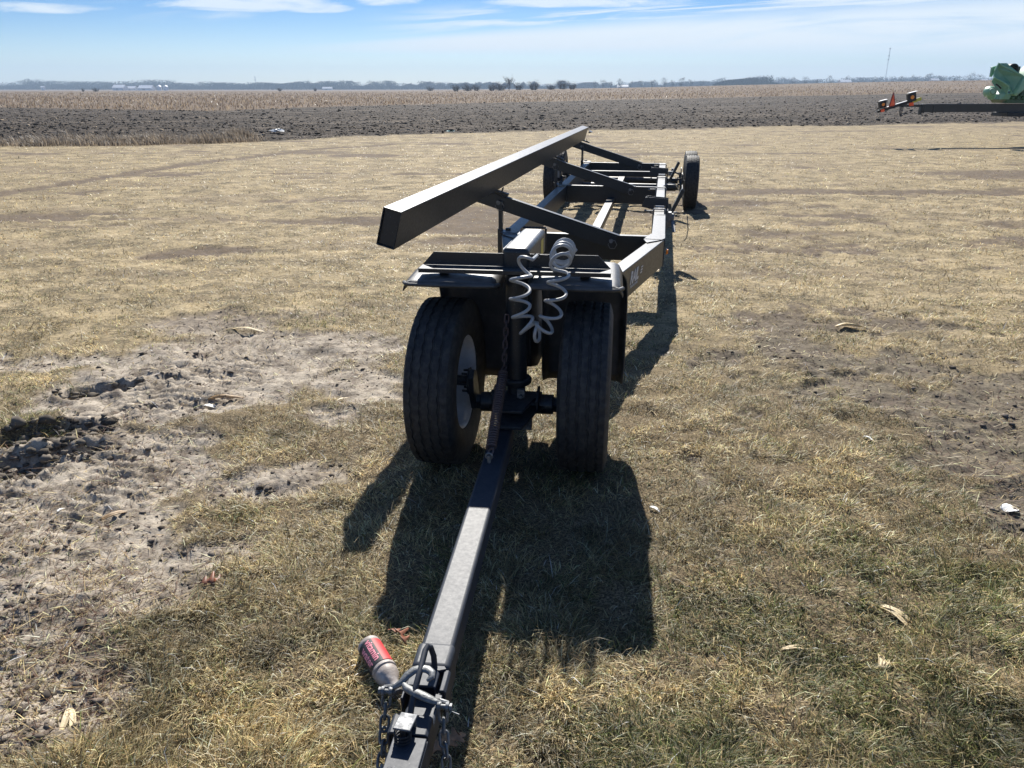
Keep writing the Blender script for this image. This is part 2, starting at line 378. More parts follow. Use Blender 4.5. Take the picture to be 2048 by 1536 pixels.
# ------------------------------------------------------------ ground sheet
def make_ground():
    rr = [.25]
    while rr[-1] < 3000:
        r_ = rr[-1]; rr.append(r_ * (1.0048 if 1.7 < r_ < 5 else 1.0075 if 1.2 < r_ < 9 else 1.009 if r_ < 60 else 1.02))
    rr = np.array(rr)
    an = np.concatenate([np.arange(-180, -46, 3.), np.arange(-46, 46.01, .17), np.arange(49, 180, 3.)]); an = np.radians(an)
    A, Rr = np.meshgrid(an, rr); X = Rr * np.sin(A); Y = Rr * np.cos(A)
    pl, st = fields(X, Y); ba = np.where(pl > .5, 0, bare_mask(X, Y)); Z = relief(X, Y, ba, pl, st)
    nr, na = X.shape; co = np.stack([X, Y, Z], -1).reshape(-1, 3)
    cen_i = len(co); co = np.vstack([co, [[0, 0, float(Z[0].mean())]]])
    i, j = np.meshgrid(np.arange(nr - 1), np.arange(na), indexing='ij'); j2 = (j + 1) % na
    q = np.stack([i * na + j, i * na + j2, (i + 1) * na + j2, (i + 1) * na + j], -1).reshape(-1, 4)[:, ::-1]
    tri = np.stack([np.full(na, cen_i), (np.arange(na) + 1) % na, np.arange(na)], -1)
    me = bpy.data.meshes.new('ground')
    me.vertices.add(len(co)); me.vertices.foreach_set('co', co.ravel().astype(np.float32))
    lv = np.concatenate([q.ravel(), tri.ravel()]); me.loops.add(len(lv)); me.loops.foreach_set('vertex_index', lv.astype(np.int32))
    ls = np.concatenate([np.arange(len(q)) * 4, len(q) * 4 + np.arange(na) * 3]); me.polygons.add(len(ls)); me.polygons.foreach_set('loop_start', ls.astype(np.int32))
    me.update(calc_edges=True); me.shade_smooth()
    ca = me.color_attributes.new('mask', 'FLOAT_COLOR', 'POINT')
    green = fbm(X * .9 + 3, Y * .9, 3)
    c = np.stack([ba, pl, st, green], -1).reshape(-1, 4); c = np.vstack([c, [[0, 0, 0, .5]]])
    ca.data.foreach_set('color', c.ravel().astype(np.float32))
    return me
def ground_mat():
    m = bpy.data.materials.new('ground_turf_soil'); m.use_nodes = True; t = NT(m.node_tree); p = t.n['Principled BSDF']
    co = t.node('ShaderNodeTexCoord').outputs['Object']
    at_ = t.node('ShaderNodeAttribute', attribute_name='mask'); sp_ = t.node('ShaderNodeSeparateColor'); t.l.new(at_.outputs['Color'], sp_.inputs[0])
    ba, pl, st = sp_.outputs
    gr = at_.outputs['Alpha']
    # turf seen between the blades: matted thatch, darkened for shade in the gaps
    th = t.noise(co, 55, 5, .7, .6); th2 = t.noise(co, 2.2, 6, .65); th3 = t.noise(t.vmul(co, (.5, 1.2, 1)), 9, 6, .72)
    turf = t.mix(t.ramp(th, .36, .64), (.034, .026, .015), (.42, .33, .19))
    mid = t.noise(t.vmul(co, (.7, 1.3, 1)), 13, 5, .75)
    turf = t.mix(t.m('MULTIPLY', t.ramp(mid, .46, .58), .85), turf, (.085, .070, .044))
    turf = t.mix(t.m('MULTIPLY', t.ramp(th2, .35, .7), .55), turf, (.56, .44, .255))
    turf = t.mix(t.m('MULTIPLY', t.ramp(th3, .50, .68), .7), turf, (.15, .125, .075))
    th4 = t.noise(t.vmul(co, (.45, 1., 1)), .8, 6, .7)
    turf = t.mix(t.m('MULTIPLY', t.ramp(th4, .50, .62), .6), turf, (.20, .155, .10))
    th5 = t.noise(t.vmul(co, (.5, 1., 1)), 3.2, 7, .78)
    turf = t.mix(t.m('MULTIPLY', t.ramp(th5, .54, .66), .75), turf, (.11, .09, .06))
    turf = t.mix(t.m('MULTIPLY', t.ramp(th5, .47, .36), .45), turf, (.55, .44, .28))
    nd = t.node('ShaderNodeVectorMath', operation='LENGTH'); t.l.new(co, nd.inputs[0])      # brown thatch close by, painted darker for the shade between blades
    th6 = t.noise(co, 120, 4, .8)
    matted = t.mix(t.ramp(th6, .40, .62), (.040, .030, .018), (.27, .205, .12))
    turf = t.mix(t.ramp(nd.outputs['Value'], 6.5, 3.2), turf, matted)
    # bare clay
    s1 = t.noise(co, 6, 8, .78); s2 = t.noise(co, 30, 6, .8); s3 = t.noise(t.vmul(co, (.6, 1.2, 1)), 14, 6, .8)
    sx = t.node('ShaderNodeSeparateXYZ'); t.l.new(co, sx.inputs[0])
    pale = t.mix(t.ramp(sx.outputs[0], -.3, 1.2), (.45, .39, .31), (.175, .148, .102))
    pale = t.mix(t.ramp(sx.outputs[1], 4.5, 6.5), pale, (.150, .110, .070))
    soil = t.mix(t.ramp(s1, .33, .62), (.125, .100, .078), pale)
    soil = t.mix(t.m('MULTIPLY', t.ramp(s2, .50, .62), t.ramp(sx.outputs[0], -.2, .8, .45, .8)), soil, (.060, .047, .034))
    soil = t.mix(t.m('MULTIPLY', t.ramp(s3, .53, .66), t.ramp(sx.outputs[0], -.2, .8, .12, .6)), soil, (.30, .25, .175))
    soil = t.mix(t.m('MULTIPLY', t.ramp(s3, .45, .36), t.ramp(sx.outputs[0], -.2, .8, .2, .5)), soil, (.085, .066, .048))
    c = t.mix(ba, turf, soil)
    # ploughed black earth with straw residue, in rows
    mp = t.node('ShaderNodeMapping', vector_type='POINT'); t.l.new(co, mp.inputs[0]); mp.inputs['Rotation'].default_value = (0, 0, -.38)
    row = t.vmul(mp.outputs[0], (.22, 1., 1.))
    e1 = t.noise(row, 4.2, 8, .85); e2 = t.noise(t.vmul(mp.outputs[0], (.5, 1., 1.)), 9, 5, .75); e3 = t.noise(row, .35, 5, .7); e4 = t.noise(t.vmul(mp.outputs[0], (.03, 1., 1.)), .9, 7, .8)
    earth = t.mix(t.ramp(e1, .38, .64), (.020, .0155, .0120), (.100, .078, .058))
    earth = t.mix(t.m('MULTIPLY', t.ramp(e2, .54, .68), .6), earth, (.20, .16, .115))
    earth = t.mix(t.m('MULTIPLY', t.ramp(e3, .50, .60), .45), earth, (.17, .14, .11))
    earth = t.mix(t.m('MULTIPLY', t.ramp(e4, .50, .56), .85), earth, (.020, .016, .013))  # dark bands paint in the shade of furrows too fine to resolve
    c = t.mix(pl, c, earth)
    # corn stubble
    f1 = t.noise(row, .9, 7, .72); f2 = t.noise(t.vmul(mp.outputs[0], (.1, 1., 1.)), .22, 5, .6); f3 = t.noise(co, .012, 5, .6)
    stb = t.mix(t.ramp(f1, .36, .66), (.085, .058, .037), (.200, .143, .092))
    stb = t.mix(t.m('MULTIPLY', t.ramp(f2, .46, .6), .5), stb, (.17, .125, .09))
    stb = t.mix(t.m('MULTIPLY', t.ramp(f3, .45, .62), .45), stb, (.20, .165, .13))
    c = t.mix(st, c, stb)
    t.l.new(c, p.inputs['Base Color']); p.inputs['Roughness'].default_value = .95; p.inputs['Specular IOR Level'].default_value = .15
    h = t.m('ADD', t.m('MULTIPLY', t.noise(co, 70, 5, .75), .35), t.m('MULTIPLY', t.noise(co, 16, 5, .7), .9))
    bn = t.node('ShaderNodeBump'); bn.inputs['Strength'].default_value = .9; bn.inputs['Distance'].default_value = .012; t.l.new(h, bn.inputs['Height'])
    far = t.node('ShaderNodeBump'); far.inputs['Distance'].default_value = .11; t.l.new(t.m('MULTIPLY', pl, .85), far.inputs['Strength'])
    t.l.new(t.m('ADD', e1, t.m('MULTIPLY', e2, .3)), far.inputs['Height']); t.l.new(bn.outputs[0], far.inputs['Normal']); t.l.new(far.outputs[0], p.inputs['Normal'])
    return m
gme = make_ground(); gme.materials.append(ground_mat())
g = bpy.data.objects.new('ground', gme); COL.objects.link(g); g['kind'] = 'structure'

# ------------------------------------------------------------ blades: one numpy mesh
def colored_mat(name, rough=.6, trans=.35, spec=.3):
    m = bpy.data.materials.new(name); m.use_nodes = True; t = NT(m.node_tree); p = t.n['Principled BSDF']
    a = t.node('ShaderNodeAttribute', attribute_name='tint').outputs['Color']
    t.l.new(a, p.inputs['Base Color']); p.inputs['Roughness'].default_value = rough; p.inputs['Specular IOR Level'].default_value = spec
    if trans:
        tr = t.node('ShaderNodeBsdfTranslucent'); t.l.new(a, tr.inputs[0]); mx = t.node('ShaderNodeMixShader'); mx.inputs[0].default_value = trans
        t.l.new(p.outputs[0], mx.inputs[1]); t.l.new(tr.outputs[0], mx.inputs[2]); t.l.new(mx.outputs[0], t.n['Material Output'].inputs[0])
    return m
def np_mesh(name, co, quads, tris, col, m):
    me = bpy.data.meshes.new(name); me.vertices.add(len(co)); me.vertices.foreach_set('co', co.ravel().astype(np.float32))
    lv = np.concatenate([quads.ravel(), tris.ravel()]); me.loops.add(len(lv)); me.loops.foreach_set('vertex_index', lv.astype(np.int32))
    ls = np.concatenate([np.arange(len(quads)) * 4, len(quads) * 4 + np.arange(len(tris)) * 3]); me.polygons.add(len(ls)); me.polygons.foreach_set('loop_start', ls.astype(np.int32))
    me.update(calc_edges=True)
    if col is not None:
        ca = me.color_attributes.new('tint', 'FLOAT_COLOR', 'POINT'); c = np.ones((len(co), 4)); c[:, :3] = col; ca.data.foreach_set('color', c.ravel().astype(np.float32))
    me.materials.append(m); o = bpy.data.objects.new(name, me); COL.objects.link(o); return o
def blades(name, x, y, z, L, W, lean, az, curl, col, m):
    n = len(x); d0 = np.stack([np.sin(lean) * np.cos(az), np.sin(lean) * np.sin(az), np.cos(lean)], -1)
    l2 = np.minimum(lean + curl, 1.75); d1 = np.stack([np.sin(l2) * np.cos(az), np.sin(l2) * np.sin(az), np.cos(l2)], -1)
    tw = az + PI / 2 + RNG.normal(0, .5, n); sx = np.stack([np.cos(tw), np.sin(tw), np.zeros(n)], -1) * (W / 2)[:, None]
    b = np.stack([x, y, z], -1); mid = b + d0 * (L * .55)[:, None]; tip = mid + d1 * (L * .45)[:, None]
    co = np.stack([b - sx, b + sx, mid + sx * .8, mid - sx * .8, tip], 1).reshape(-1, 3); k = np.arange(n)[:, None] * 5
    return np_mesh(name, co, k + np.array([[0, 1, 2, 3]]), k + np.array([[3, 2, 4]]), np.repeat(col, 5, 0), m)
def palette(n, greenp):
    straw = np.array([[.46, .37, .215], [.56, .47, .30], [.36, .27, .15], [.22, .155, .085], [.62, .56, .42], [.27, .235, .15]])
    gre = np.array([[.075, .105, .030], [.115, .135, .045], [.16, .165, .065], [.055, .085, .028]])
    c = straw[RNG.choice(6, n, p=[.30, .20, .20, .12, .06, .12])]; gsel = RNG.random(n) < greenp
    c = np.where(gsel[:, None], gre[RNG.integers(0, 4, n)] * np.array([1.45, 1.25, 1.2]), c * np.array([1.13, 1.10, .95]))
    return np.minimum(c * np.clip(RNG.lognormal(-.10, .60, (n, 1)), .18, 2.4), .9)
def screen_pts(n, y0, y1, xm=260):
    px = RNG.uniform(-xm, 2048 + xm, n); py = RNG.uniform(y0, y1, n)
    a = PITCH + np.arctan((py - 768) / F); d = HC / np.tan(a); return (px - 1024) / F * (d * math.cos(PITCH) + HC * math.sin(PITCH)), d
NG = 1150000
x, y = screen_pts(NG, 262, 1760)
pl, st = fields(x, y); ba = bare_mask(x, y)
clump = fbm(x * 5.5, y * 5.5, 3, .6)
nz_ = fbm(x * 16 + 3, y * 16, 2); keep = (pl < .5) & (RNG.random(NG) < .45 + 1.2 * sstep(nz_, .30, .60)) & (RNG.random(NG) > ba * np.where(y > 4.5, .80, .93)) & (RNG.random(NG) < .30 + 1.5 * sstep(clump, .32, .60))
x, y, ba, clump = x[keep], y[keep], ba[keep], clump[keep]; n = len(x)
z = ground_z(x, y) - .004
d = np.hypot(x, y)
gp = np.clip((fbm(x * .9 + 3, y * .9, 3) - .40) * 1.3 + (fbm(x * 4 + 8, y * 4, 2) - .5) * 1.4 + .16, .04, .62) * (1 - .90 * sstep(d, 3.5, 9)) + .05 * (1 - sstep(d, 4, 9))
L = RNG.gamma(4.5, .0078, n) * (.55 + .9 * clump) * (1 - .35 * ba) * (1 + .25 * sstep(d, 6, 20)); W = np.maximum(.0024, .00060 * d) * RNG.uniform(.7, 1.3, n)
lean = np.clip(RNG.normal(1.05 + .22 * sstep(d, 4, 12), .30, n), .1, 1.5)
sw = fbm(x * 3, y * 3, 2) * 14
az = np.where(RNG.random(n) < .5, sw + RNG.normal(0, .8, n), RNG.uniform(0, 2 * PI, n))
m_blade = colored_mat('grass_blades', .50, .40, .36)
o = blades('grass', x, y, z, L, W, lean, az, RNG.uniform(.1, .9, n), palette(n, gp) * (np.clip(.30 + 1.42 * fbm(x * 1.5 + 11, y * 1.9, 4, .62), .45, 1.5) * np.clip(.45 + 1.1 * fbm(x * 8 + 1, y * 8, 2), .6, 1.3))[:, None] * (1 - .10 * (1 - sstep(d, 2.2, 6)))[:, None], m_blade); o['kind'] = 'stuff'
# dead litter lying on bare soil
NL = 80000
x, y = screen_pts(NL, 480, 1700); ba = bare_mask(x, y); keep = (ba > .25) & (RNG.random(NL) < .28 + .25 * (x > .5) + .9 * (fbm(x * 4 + 2, y * 4, 2) > .52)); x, y = x[keep], y[keep]; n = len(x)
c = palette(n, .02); c = np.where((RNG.random(n) < .45)[:, None], np.array([[.17, .095, .06]]) * RNG.uniform(.6, 1.3, (n, 1)), c)
o = blades('straw_litter', x, y, ground_z(x, y) + .003, RNG.gamma(4, .011, n), np.maximum(.0028, .0009 * np.hypot(x, y)), RNG.uniform(1.2, 1.5, n), RNG.uniform(0, 6.28, n), RNG.uniform(0, .2, n), c, m_blade); o['kind'] = 'stuff'
# ------------------------------------------------------------ crumbs, clods: rough little stones of soil
def clods(name, x, y, z, s, col, m, squash=.65):
    ico = bmesh.new(); (bmesh.ops.create_cube(ico, size=1.5), bmesh.ops.triangulate(ico, faces=ico.faces)) if name == 'none' else bmesh.ops.create_icosphere(ico, subdivisions=1, radius=1); bv = np.array([v_.co[:] for v_ in ico.verts]); bf = np.array([[v_.index for v_ in f.verts] for f in ico.faces]); ico.free()
    n = len(x); nv = len(bv); jit = RNG.uniform(.45, 1.25, (n, nv, 1)); a = RNG.uniform(0, 6.28, n)
    vv = bv[None] * jit * s[:, None, None] * np.stack([RNG.uniform(.7, 1.5, n), RNG.uniform(.7, 1.2, n), RNG.uniform(.4, 1, n) * squash], -1)[:, None, :]
    ca, sa = np.cos(a)[:, None], np.sin(a)[:, None]; vx = vv[..., 0] * ca - vv[..., 1] * sa; vy = vv[..., 0] * sa + vv[..., 1] * ca
    co = np.stack([vx + x[:, None], vy + y[:, None], vv[..., 2] + z[:, None]], -1).reshape(-1, 3)
    tr = (np.arange(n)[:, None, None] * nv + bf[None]).reshape(-1, 3)
    return np_mesh(name, co, np.zeros((0, 4), int), tr, np.repeat(col, nv, 0), m)
m_clod = colored_mat('soil_clods', .95, 0, .1)
x, y = screen_pts(26000, 560, 1650); ba = bare_mask(x, y); keep = (ba > .3) & (RNG.random(len(x)) < .25 + .9 * (fbm(x * 3 + 5, y * 3, 2) > .55)); x, y = x[keep], y[keep]; n = len(x)
sz = RNG.gamma(1.6, .0035, n) + .002
o = clods('soil_crumbs', x, y, ground_z(x, y), np.minimum(sz, .022), np.array([[.15, .125, .10]]) * RNG.uniform(.45, 1.5, (n, 1)), m_clod); o['kind'] = 'stuff'
# large broken clods in the hole on the left
xs, ys, ss = [], [], []
for (c, rx, ry, an_) in HOLES:
    for k in range(int(300 * rx * ry / .045)):
        a = random.uniform(0, 6.28); q = math.sqrt(random.random()) * 1.05; ex = math.cos(a) * q * rx; ey = math.sin(a) * q * ry
        xs.append(c.x + ex * math.cos(an_) - ey * math.sin(an_)); ys.append(c.y + ex * math.sin(an_) + ey * math.cos(an_)); ss.append(min(.040, random.gammavariate(1.8, .0068) + .004))
xs, ys, ss = map(np.array, (xs, ys, ss))
o = clods('soil_lumps', xs, ys, ground_z(xs, ys) + ss * .3, ss, np.array([[.13, .112, .09]]) * RNG.uniform(.45, 1.4, (len(xs), 1)), m_clod, .8); o['kind'] = 'stuff'
# plough clods
px = RNG.uniform(-150, 2198, 90000); py = 176 + (292 - 176) * RNG.beta(1.6, 1.5, 90000); a = PITCH + np.arctan((py - 768) / F); a = np.maximum(a, .004); d = HC / np.tan(a)
x, y = (px - 1024) / F * d * .94, d; pl, st = fields(x, y); keep = (pl > .5) & (st < .5) & (d < 170); x, y, d = x[keep], y[keep], d[keep]
x = x[:42000]; y = y[:42000]; d = d[:42000]; n = len(x)
c = np.where((RNG.random(n) < .22)[:, None], np.array([[.34, .27, .19]]), np.array([[.045, .037, .031]])) * RNG.uniform(.5, 1.6, (n, 1))
o = clods('plough_clods', x, y, ground_z(x, y), np.minimum(RNG.gamma(1.3, .012, n) + .008, .10) * (1 + d / 90), c, m_clod, .7); o['kind'] = 'stuff'
# corn stubble stalks and residue
px = RNG.uniform(-150, 2198, 34000); dd = 55 + 300 * RNG.beta(1.0, 2.2, 34000); x = (px - 1024) / F * dd * .94; y = dd; pl, st = fields(x, y); keep = st > .4; x, y, dd = x[keep], y[keep], dd[keep]; n = len(x)
o = blades('corn_stubble', x, y, ground_z(x, y) - .02, RNG.uniform(.12, .42, n), .03 + dd * .00055, np.abs(RNG.normal(0, .5, n)), RNG.uniform(0, 6.28, n), RNG.uniform(0, .4, n),
           np.where((RNG.random(n) < .5)[:, None], np.array([[.36, .28, .19]]), np.array([[.17, .12, .08]])) * RNG.uniform(.6, 1.3, (n, 1)), m_blade); o['kind'] = 'stuff'
# dry weeds along the edge of the plough on the left
def weeds(name, pts, n, h0, wd, label=None):
    seg = [(Vector(a), Vector(b)) for a, b in zip(pts[:-1], pts[1:])]; xs = np.zeros(n); ys = np.zeros(n); hs = np.zeros(n)
    Ls = [(b - a).length for a, b in seg]; tot = sum(Ls)
    for i in range(n):
        t_ = random.random() * tot; k = 0
        while t_ > Ls[k] and k < len(seg) - 1: t_ -= Ls[k]; k += 1
        a, b = seg[k]; p_ = a.lerp(b, min(1, t_ / Ls[k])); xs[i] = p_.x + random.gauss(0, .12); ys[i] = p_.y + random.gauss(0, wd)
    hs = h0 * (.35 + .95 * fbm(xs * 1.4, ys * 1.4, 2)) * RNG.uniform(.4, 1.15, n)
    c = np.array([[.31, .25, .18]]) * RNG.uniform(.4, 1.6, (n, 1))
    return blades(name, xs, ys, ground_z(xs, ys) - .02, hs, RNG.uniform(.009, .022, n), np.abs(RNG.normal(.22, .2, n)), RNG.normal(2.7, .9, n), RNG.uniform(.1, 1.1, n), c, m_blade)
o = weeds('dry_weeds', [at(62, 290), at(200, 288), at(330, 286), at(430, 284), at(500, 279)], 8000, .46, .33); o['kind'] = 'stuff'
o = weeds('edge_grass', [at(-150, 291), at(60, 291), at(300, 289), at(520, 283)] , 5000, .28, .3); o['kind'] = 'stuff'

# =============================================================== the header trailer
KX, KY = .02, 3.2; YT = R(10.7); YF = R(7.0)
tr = empty('header_trailer', (KX, KY, 0), -YT)
tag(tr, 'long empty black steel farm trailer on dry grass, tongue pointing at the viewer', 'trailer')
FM = rotz(YT - YF)         # front axle assembly is steered a little against the frame
st_ = M['steel']
ZT, RH = .53, .20          # top of frame, tube height
def part(mb, name, m=st_, parent=tr, bevel=.004, **k): return mb.build(name, m, parent, bevel=bevel, **k)
# rails: front sleeve and the thinner tube that slides in it
for sgn in (-1, 1):
    b = MB(); b.hollow((sgn * .58, 2.78, ZT - RH / 2), (sgn * .58, 4.02, ZT - RH / 2), .105, RH, .006)
    b.box((sgn * .58 - .052, 4.0, ZT - .012), (sgn * .58 + .052, 4.03, ZT + .004))
    b.hollow((sgn * .575, 3.9, ZT - RH / 2 - .001), (sgn * .575, 9.36, ZT - RH / 2 - .001), .090, RH - .016, .006)
    part(b, 'rail')
    # diagonal running in to the neck
    b = MB(); q0 = Vector((sgn * .58, 2.80, ZT - RH / 2)); q1 = Vector((sgn * .085, .50, ZT - RH / 2)); b.beam(q0, q1, .10, RH)
    dg_ = part(b, 'diagonal_rail')
    # gusset plate on the corner
    b = MB(); b.prism([(sgn * .632, 2.98), (sgn * .52, 2.98), (sgn * .47, 2.74), (sgn * .50, 2.60), (sgn * .60, 2.72), (sgn * .632, 2.80)], ZT + .0015, ZT + .0085, 'z'); part(b, 'gusset_plate', bevel=.002)
for s_ in (2.98, 6.24, 9.30):
    b = MB(); b.box((-.53, s_ - .03, ZT - RH - .006), (.53, s_ + .03, ZT - .010)); part(b, 'crossbeam')
b = MB(); b.hollow((0, 3.02, .345), (0, 9.2, .345), .085, .075, .005); b.box((-.05, 3.0, .30), (.05, 3.06, .39)); part(b, 'centre_tube')
b = MB(); b.box((-.53, 8.72, .37), (.53, 8.80, .45)); part(b, 'cross_tube')
b = MB(); b.box((-.53, 9.40, .30), (-.2, 9.44, .36)); b.box((.2, 9.40, .30), (.53, 9.44, .36)); b.box((-.2, 9.395, .31), (.2, 9.435, .35)); part(b, 'rear_bumper')
# long cradle beam carried high on the left
b = MB(); b.hollow((-.712, .43, .963), (-.648, 9.25, .960), .094, .190, .006, up=(math.sin(R(15)), 0, math.cos(R(15)))); b.beam((-.7119, .442, .963), (-.7118, .448, .963), .083, .179, up=(math.sin(R(15)), 0, math.cos(R(15)))); part(b, 'cradle_beam')
b = MB(); b.beam((-.50, 8.72, 1.0), (-.50, 8.92, 1.0), .05, .006, up=(.5, 0, 1)); b.beam((-.53, 8.80, .985), (-.49, 8.80, .995), .05, .02); part(b, 'stop_plate', bevel=.002)
# sloping support arms with pins, ring clips and posts
def ringclip(b, c, r=.03, seed=0):
    pts = []
    for k in range(25):
        a = 2 * PI * k / 24 * .93 + seed; rr = r * (1 + .08 * math.cos(6 * a)); pts.append((c[0] + math.cos(a) * rr, c[1], c[2] + math.sin(a) * rr * 1.05))
    b.tube(pts, .0028, 6)
for s_ in (2.89, 6.16, 9.22):
    b = MB(); p0 = Vector((-.84, s_, .819)); p1 = Vector((.27, s_, .481)); dirv = (p1 - p0).normalized()
    nrm = Vector((-dirv.z, 0, dirv.x)); nrm = nrm if nrm.z > 0 else -nrm
    b.beam(p0 + nrm * .052, p1 + nrm * .052, .056, .006, up=nrm)
    for yo in (-.025, .025):        # two webs of the channel
        b.beam(p0 - nrm * .003 + Vector((0, yo, 0)), p1 - nrm * .003 + Vector((-.02, yo, 0)), .006, .1035, up=nrm)
    arm = part(b, 'support_arm', bevel=.0015)
    for (px_, pz_) in ((-.667, .764), (.223, .495)):
        b = MB(); b.tube([(px_, s_ - .048, pz_), (px_, s_ + .045, pz_)], .011, 12); b.lathe([(s_ - .053, 0), (s_ - .053, .017), (s_ - .0465, .017), (s_ - .0465, 0)], 12, 'y', (px_, 0, pz_))
        ringclip(b, (px_ + .012, s_ - .052, pz_ - .026), .031, s_); b.build('hitch_pin', M['zinc'], tr, smooth=True)
    b = MB(); b.beam((-.652, s_ - .035, .36), (-.652, s_ - .035, .775), .028, .028, up=(0, 1, 0)); b.box((-.672, s_ - .055, .36), (-.634, s_ - .015, .56)); b.tube([(-.63, s_ - .055, .73), (-.626, s_ - .06, .62), (-.635, s_ - .05, .56)], .003, 5)
    part(b, 'support_post', bevel=.002)
    b = MB(); b.box((-.645, s_ - .10, ZT + .0045), (-.515, s_ + .035, ZT + .013)); b.box((-.645, s_ - .09, ZT - RH + .02), (-.6375, s_ + .03, ZT + .0042)); b.box((-.62, s_ + .0, ZT + .0132), (-.58, s_ + .03, ZT + .03))
    part(b, 'post_clamp', bevel=.002)
    b = MB(); c_ = Vector((-.735 + (s_ - .43) * .0073, s_, .868)) ; b.beam(c_ - dirv * .06 - nrm * .012, c_ + dirv * .13 - nrm * .012, .060, .018, up=nrm); b.beam(c_ + dirv * .075 - nrm * .003, c_ + dirv * .075 + nrm * .03, .006, .05, up=(0, 1, 0)); b.lathe([(s_ - .04, 0), (s_ - .04, .009), (s_ - .030, .009), (s_ - .030, 0)], 6, 'y', (c_.x + .09, 0, c_.z - .03)); part(b, 'arm_bracket', bevel=.001)
# adjustable header rests on the right rail
for s_, big in ((4.62, 1), (7.62, .92)):
    b = MB()
    for yo in (-.055, .055):
        b.prism([(.40, ZT - .01), (.44, ZT + .085), (.655, ZT + .07), (.655, ZT - .07), (.635, ZT - .07), (.635, ZT + .006), (.52, ZT + .006), (.52, ZT - .03)], s_ + yo - .003, s_ + yo + .003, 'y')
    b.beam((.42, s_, ZT - .005), (.44, s_, ZT + .08), .104, .006, up=(1, 0, -.2))
    b.box((.525, s_ - .052, ZT + .006), (.635, s_ + .052, ZT + .013))
    part(b, 'rest_saddle', bevel=.001)
    b = MB(); p0 = Vector((.662, s_, ZT - .10)); p1 = Vector((.775, s_ - .0, ZT + .165)); b.beam(p0, p1, .10, .007, up=(1, 0, -.42))
    for yo in (-.047, .047): b.beam(p0 + Vector((.013, yo, 0)), p1 + Vector((.013, yo, -.012)), .006, .03, up=(1, 0, -.42))
    part(b, 'rest_arm', bevel=.001)
for s_ in (4.30, 5.98, 7.12, 8.92):
    b = MB(); w2 = .056
    for dy_ in (0, .035):
        b.tube([(.575 - w2, s_ + dy_, ZT - RH - .012), (.575 - w2, s_ + dy_, ZT + .003), (.575 - w2 + .008, s_ + dy_, ZT + .010), (.575 + w2 - .008, s_ + dy_, ZT + .010), (.575 + w2, s_ + dy_, ZT + .003), (.575 + w2, s_ + dy_, ZT - RH - .012)], .0065, 8)
    b.cyl((.575 - w2 - .07, s_ + .017, ZT - .012), (.575 - w2, s_ + .017, ZT - .012), .008, 8); b.cyl((.575 - w2 - .085, s_ + .017, ZT - .012), (.575 - w2 - .065, s_ + .017, ZT - .012), .015, 6)
    b.build('rail_clamp', M['zinc'] if s_ in (4.30, 5.98) else M['cast'], tr, smooth=True)
b = MB(); b.box((.650, 4.28, .36), (.656, 4.42, .53)); b.box((.656, 4.30, .38), (.69, 4.40, .51)); b.cyl((.69, 4.35, .46), (.715, 4.35, .46), .038, 16); b.beam((.70, 4.30, .44), (.72, 4.12, .36), .03, .008); b.cyl((.70, 4.36, .50), (.74, 4.36, .505), .009, 8)
b.build('strap_ratchet', M['zinc'], tr, bevel=.003)
b = MB(); b.tube([(.60, 6.3, .52), (.66, 6.32, .56), (.74, 6.36, .54), (.80, 6.5, .44), (.84, 6.9, .38), (.86, 7.9, .36)], .006, 6); b.build('brake_hose', M['hose'], tr, smooth=True)
b = MB(); b.box((.645, 2.86, .40), (.652, 2.92, .44)); b.cyl((.652, 2.89, .42), (.662, 2.89, .42), .018, 12); b.build('side_reflector', M['amber'], tr, bevel=.001)
# lettering on the right diagonal
sgn = 1; q0 = Vector((.58, 2.80, 0)); q1 = Vector((.085, .50, 0)); dr_ = (q0 - q1).normalized(); nx = Vector((dr_.y, -dr_.x, 0)); up = Vector((0, 0, 1))
def on_diag(s_, z, off=.0515):
    p_ = q1 + dr_ * s_ + nx * off; return Matrix(((dr_.x, up.x, nx.x, p_.x), (dr_.y, up.y, nx.y, p_.y), (dr_.z, up.z, nx.z, z), (0, 0, 0, 1)))
text_mesh('RAIL', .115, on_diag(1.34, .405), 'lettering', M['decal'], dg_, shear=.35, offset=.0035, spacing=.95)
b = MB(on_diag(1.61, .405))
for k in range(3): b.box((.0 + .012 * k, .02 + .017 * k, 0), (.05 + .012 * k, .030 + .017 * k, .001))
b.build('lettering_stripes', M['decal'], dg_)
text_mesh('MANUFACTURING', .022, on_diag(1.36, .378), 'small_lettering', M['decal'], dg_, offset=.0004)
# weld beads where the tubes meet
b = MB()
def bead(p, q, r_=.0048):
    p = Vector(p); q = Vector(q); n_ = max(6, int((q - p).length / .007)); b.tube([p.lerp(q, k / n_) for k in range(n_ + 1)], [r_ * (1. + .35 * (k % 2)) for k in range(n_ + 1)], 6)
for s_ in (2.98, 6.24):
    for sg in (-1, 1):
        bead((sg * .529, s_ - .032, ZT - .012), (sg * .529, s_ - .032, ZT - RH)); bead((sg * .529, s_ - .03, ZT - .009), (sg * .529, s_ + .03, ZT - .009))
bead((.47, 2.742, ZT + .006), (.60, 2.722, ZT + .006)); bead((-.47, 2.742, ZT + .006), (-.60, 2.722, ZT + .006)); bead((.055, .46, .985), (.055, .46, .87)); bead((-.055, .46, .985), (.055, .46, .985))
wd = b.build('weld_beads', st_, tr, smooth=True); wd['kind'] = 'stuff'
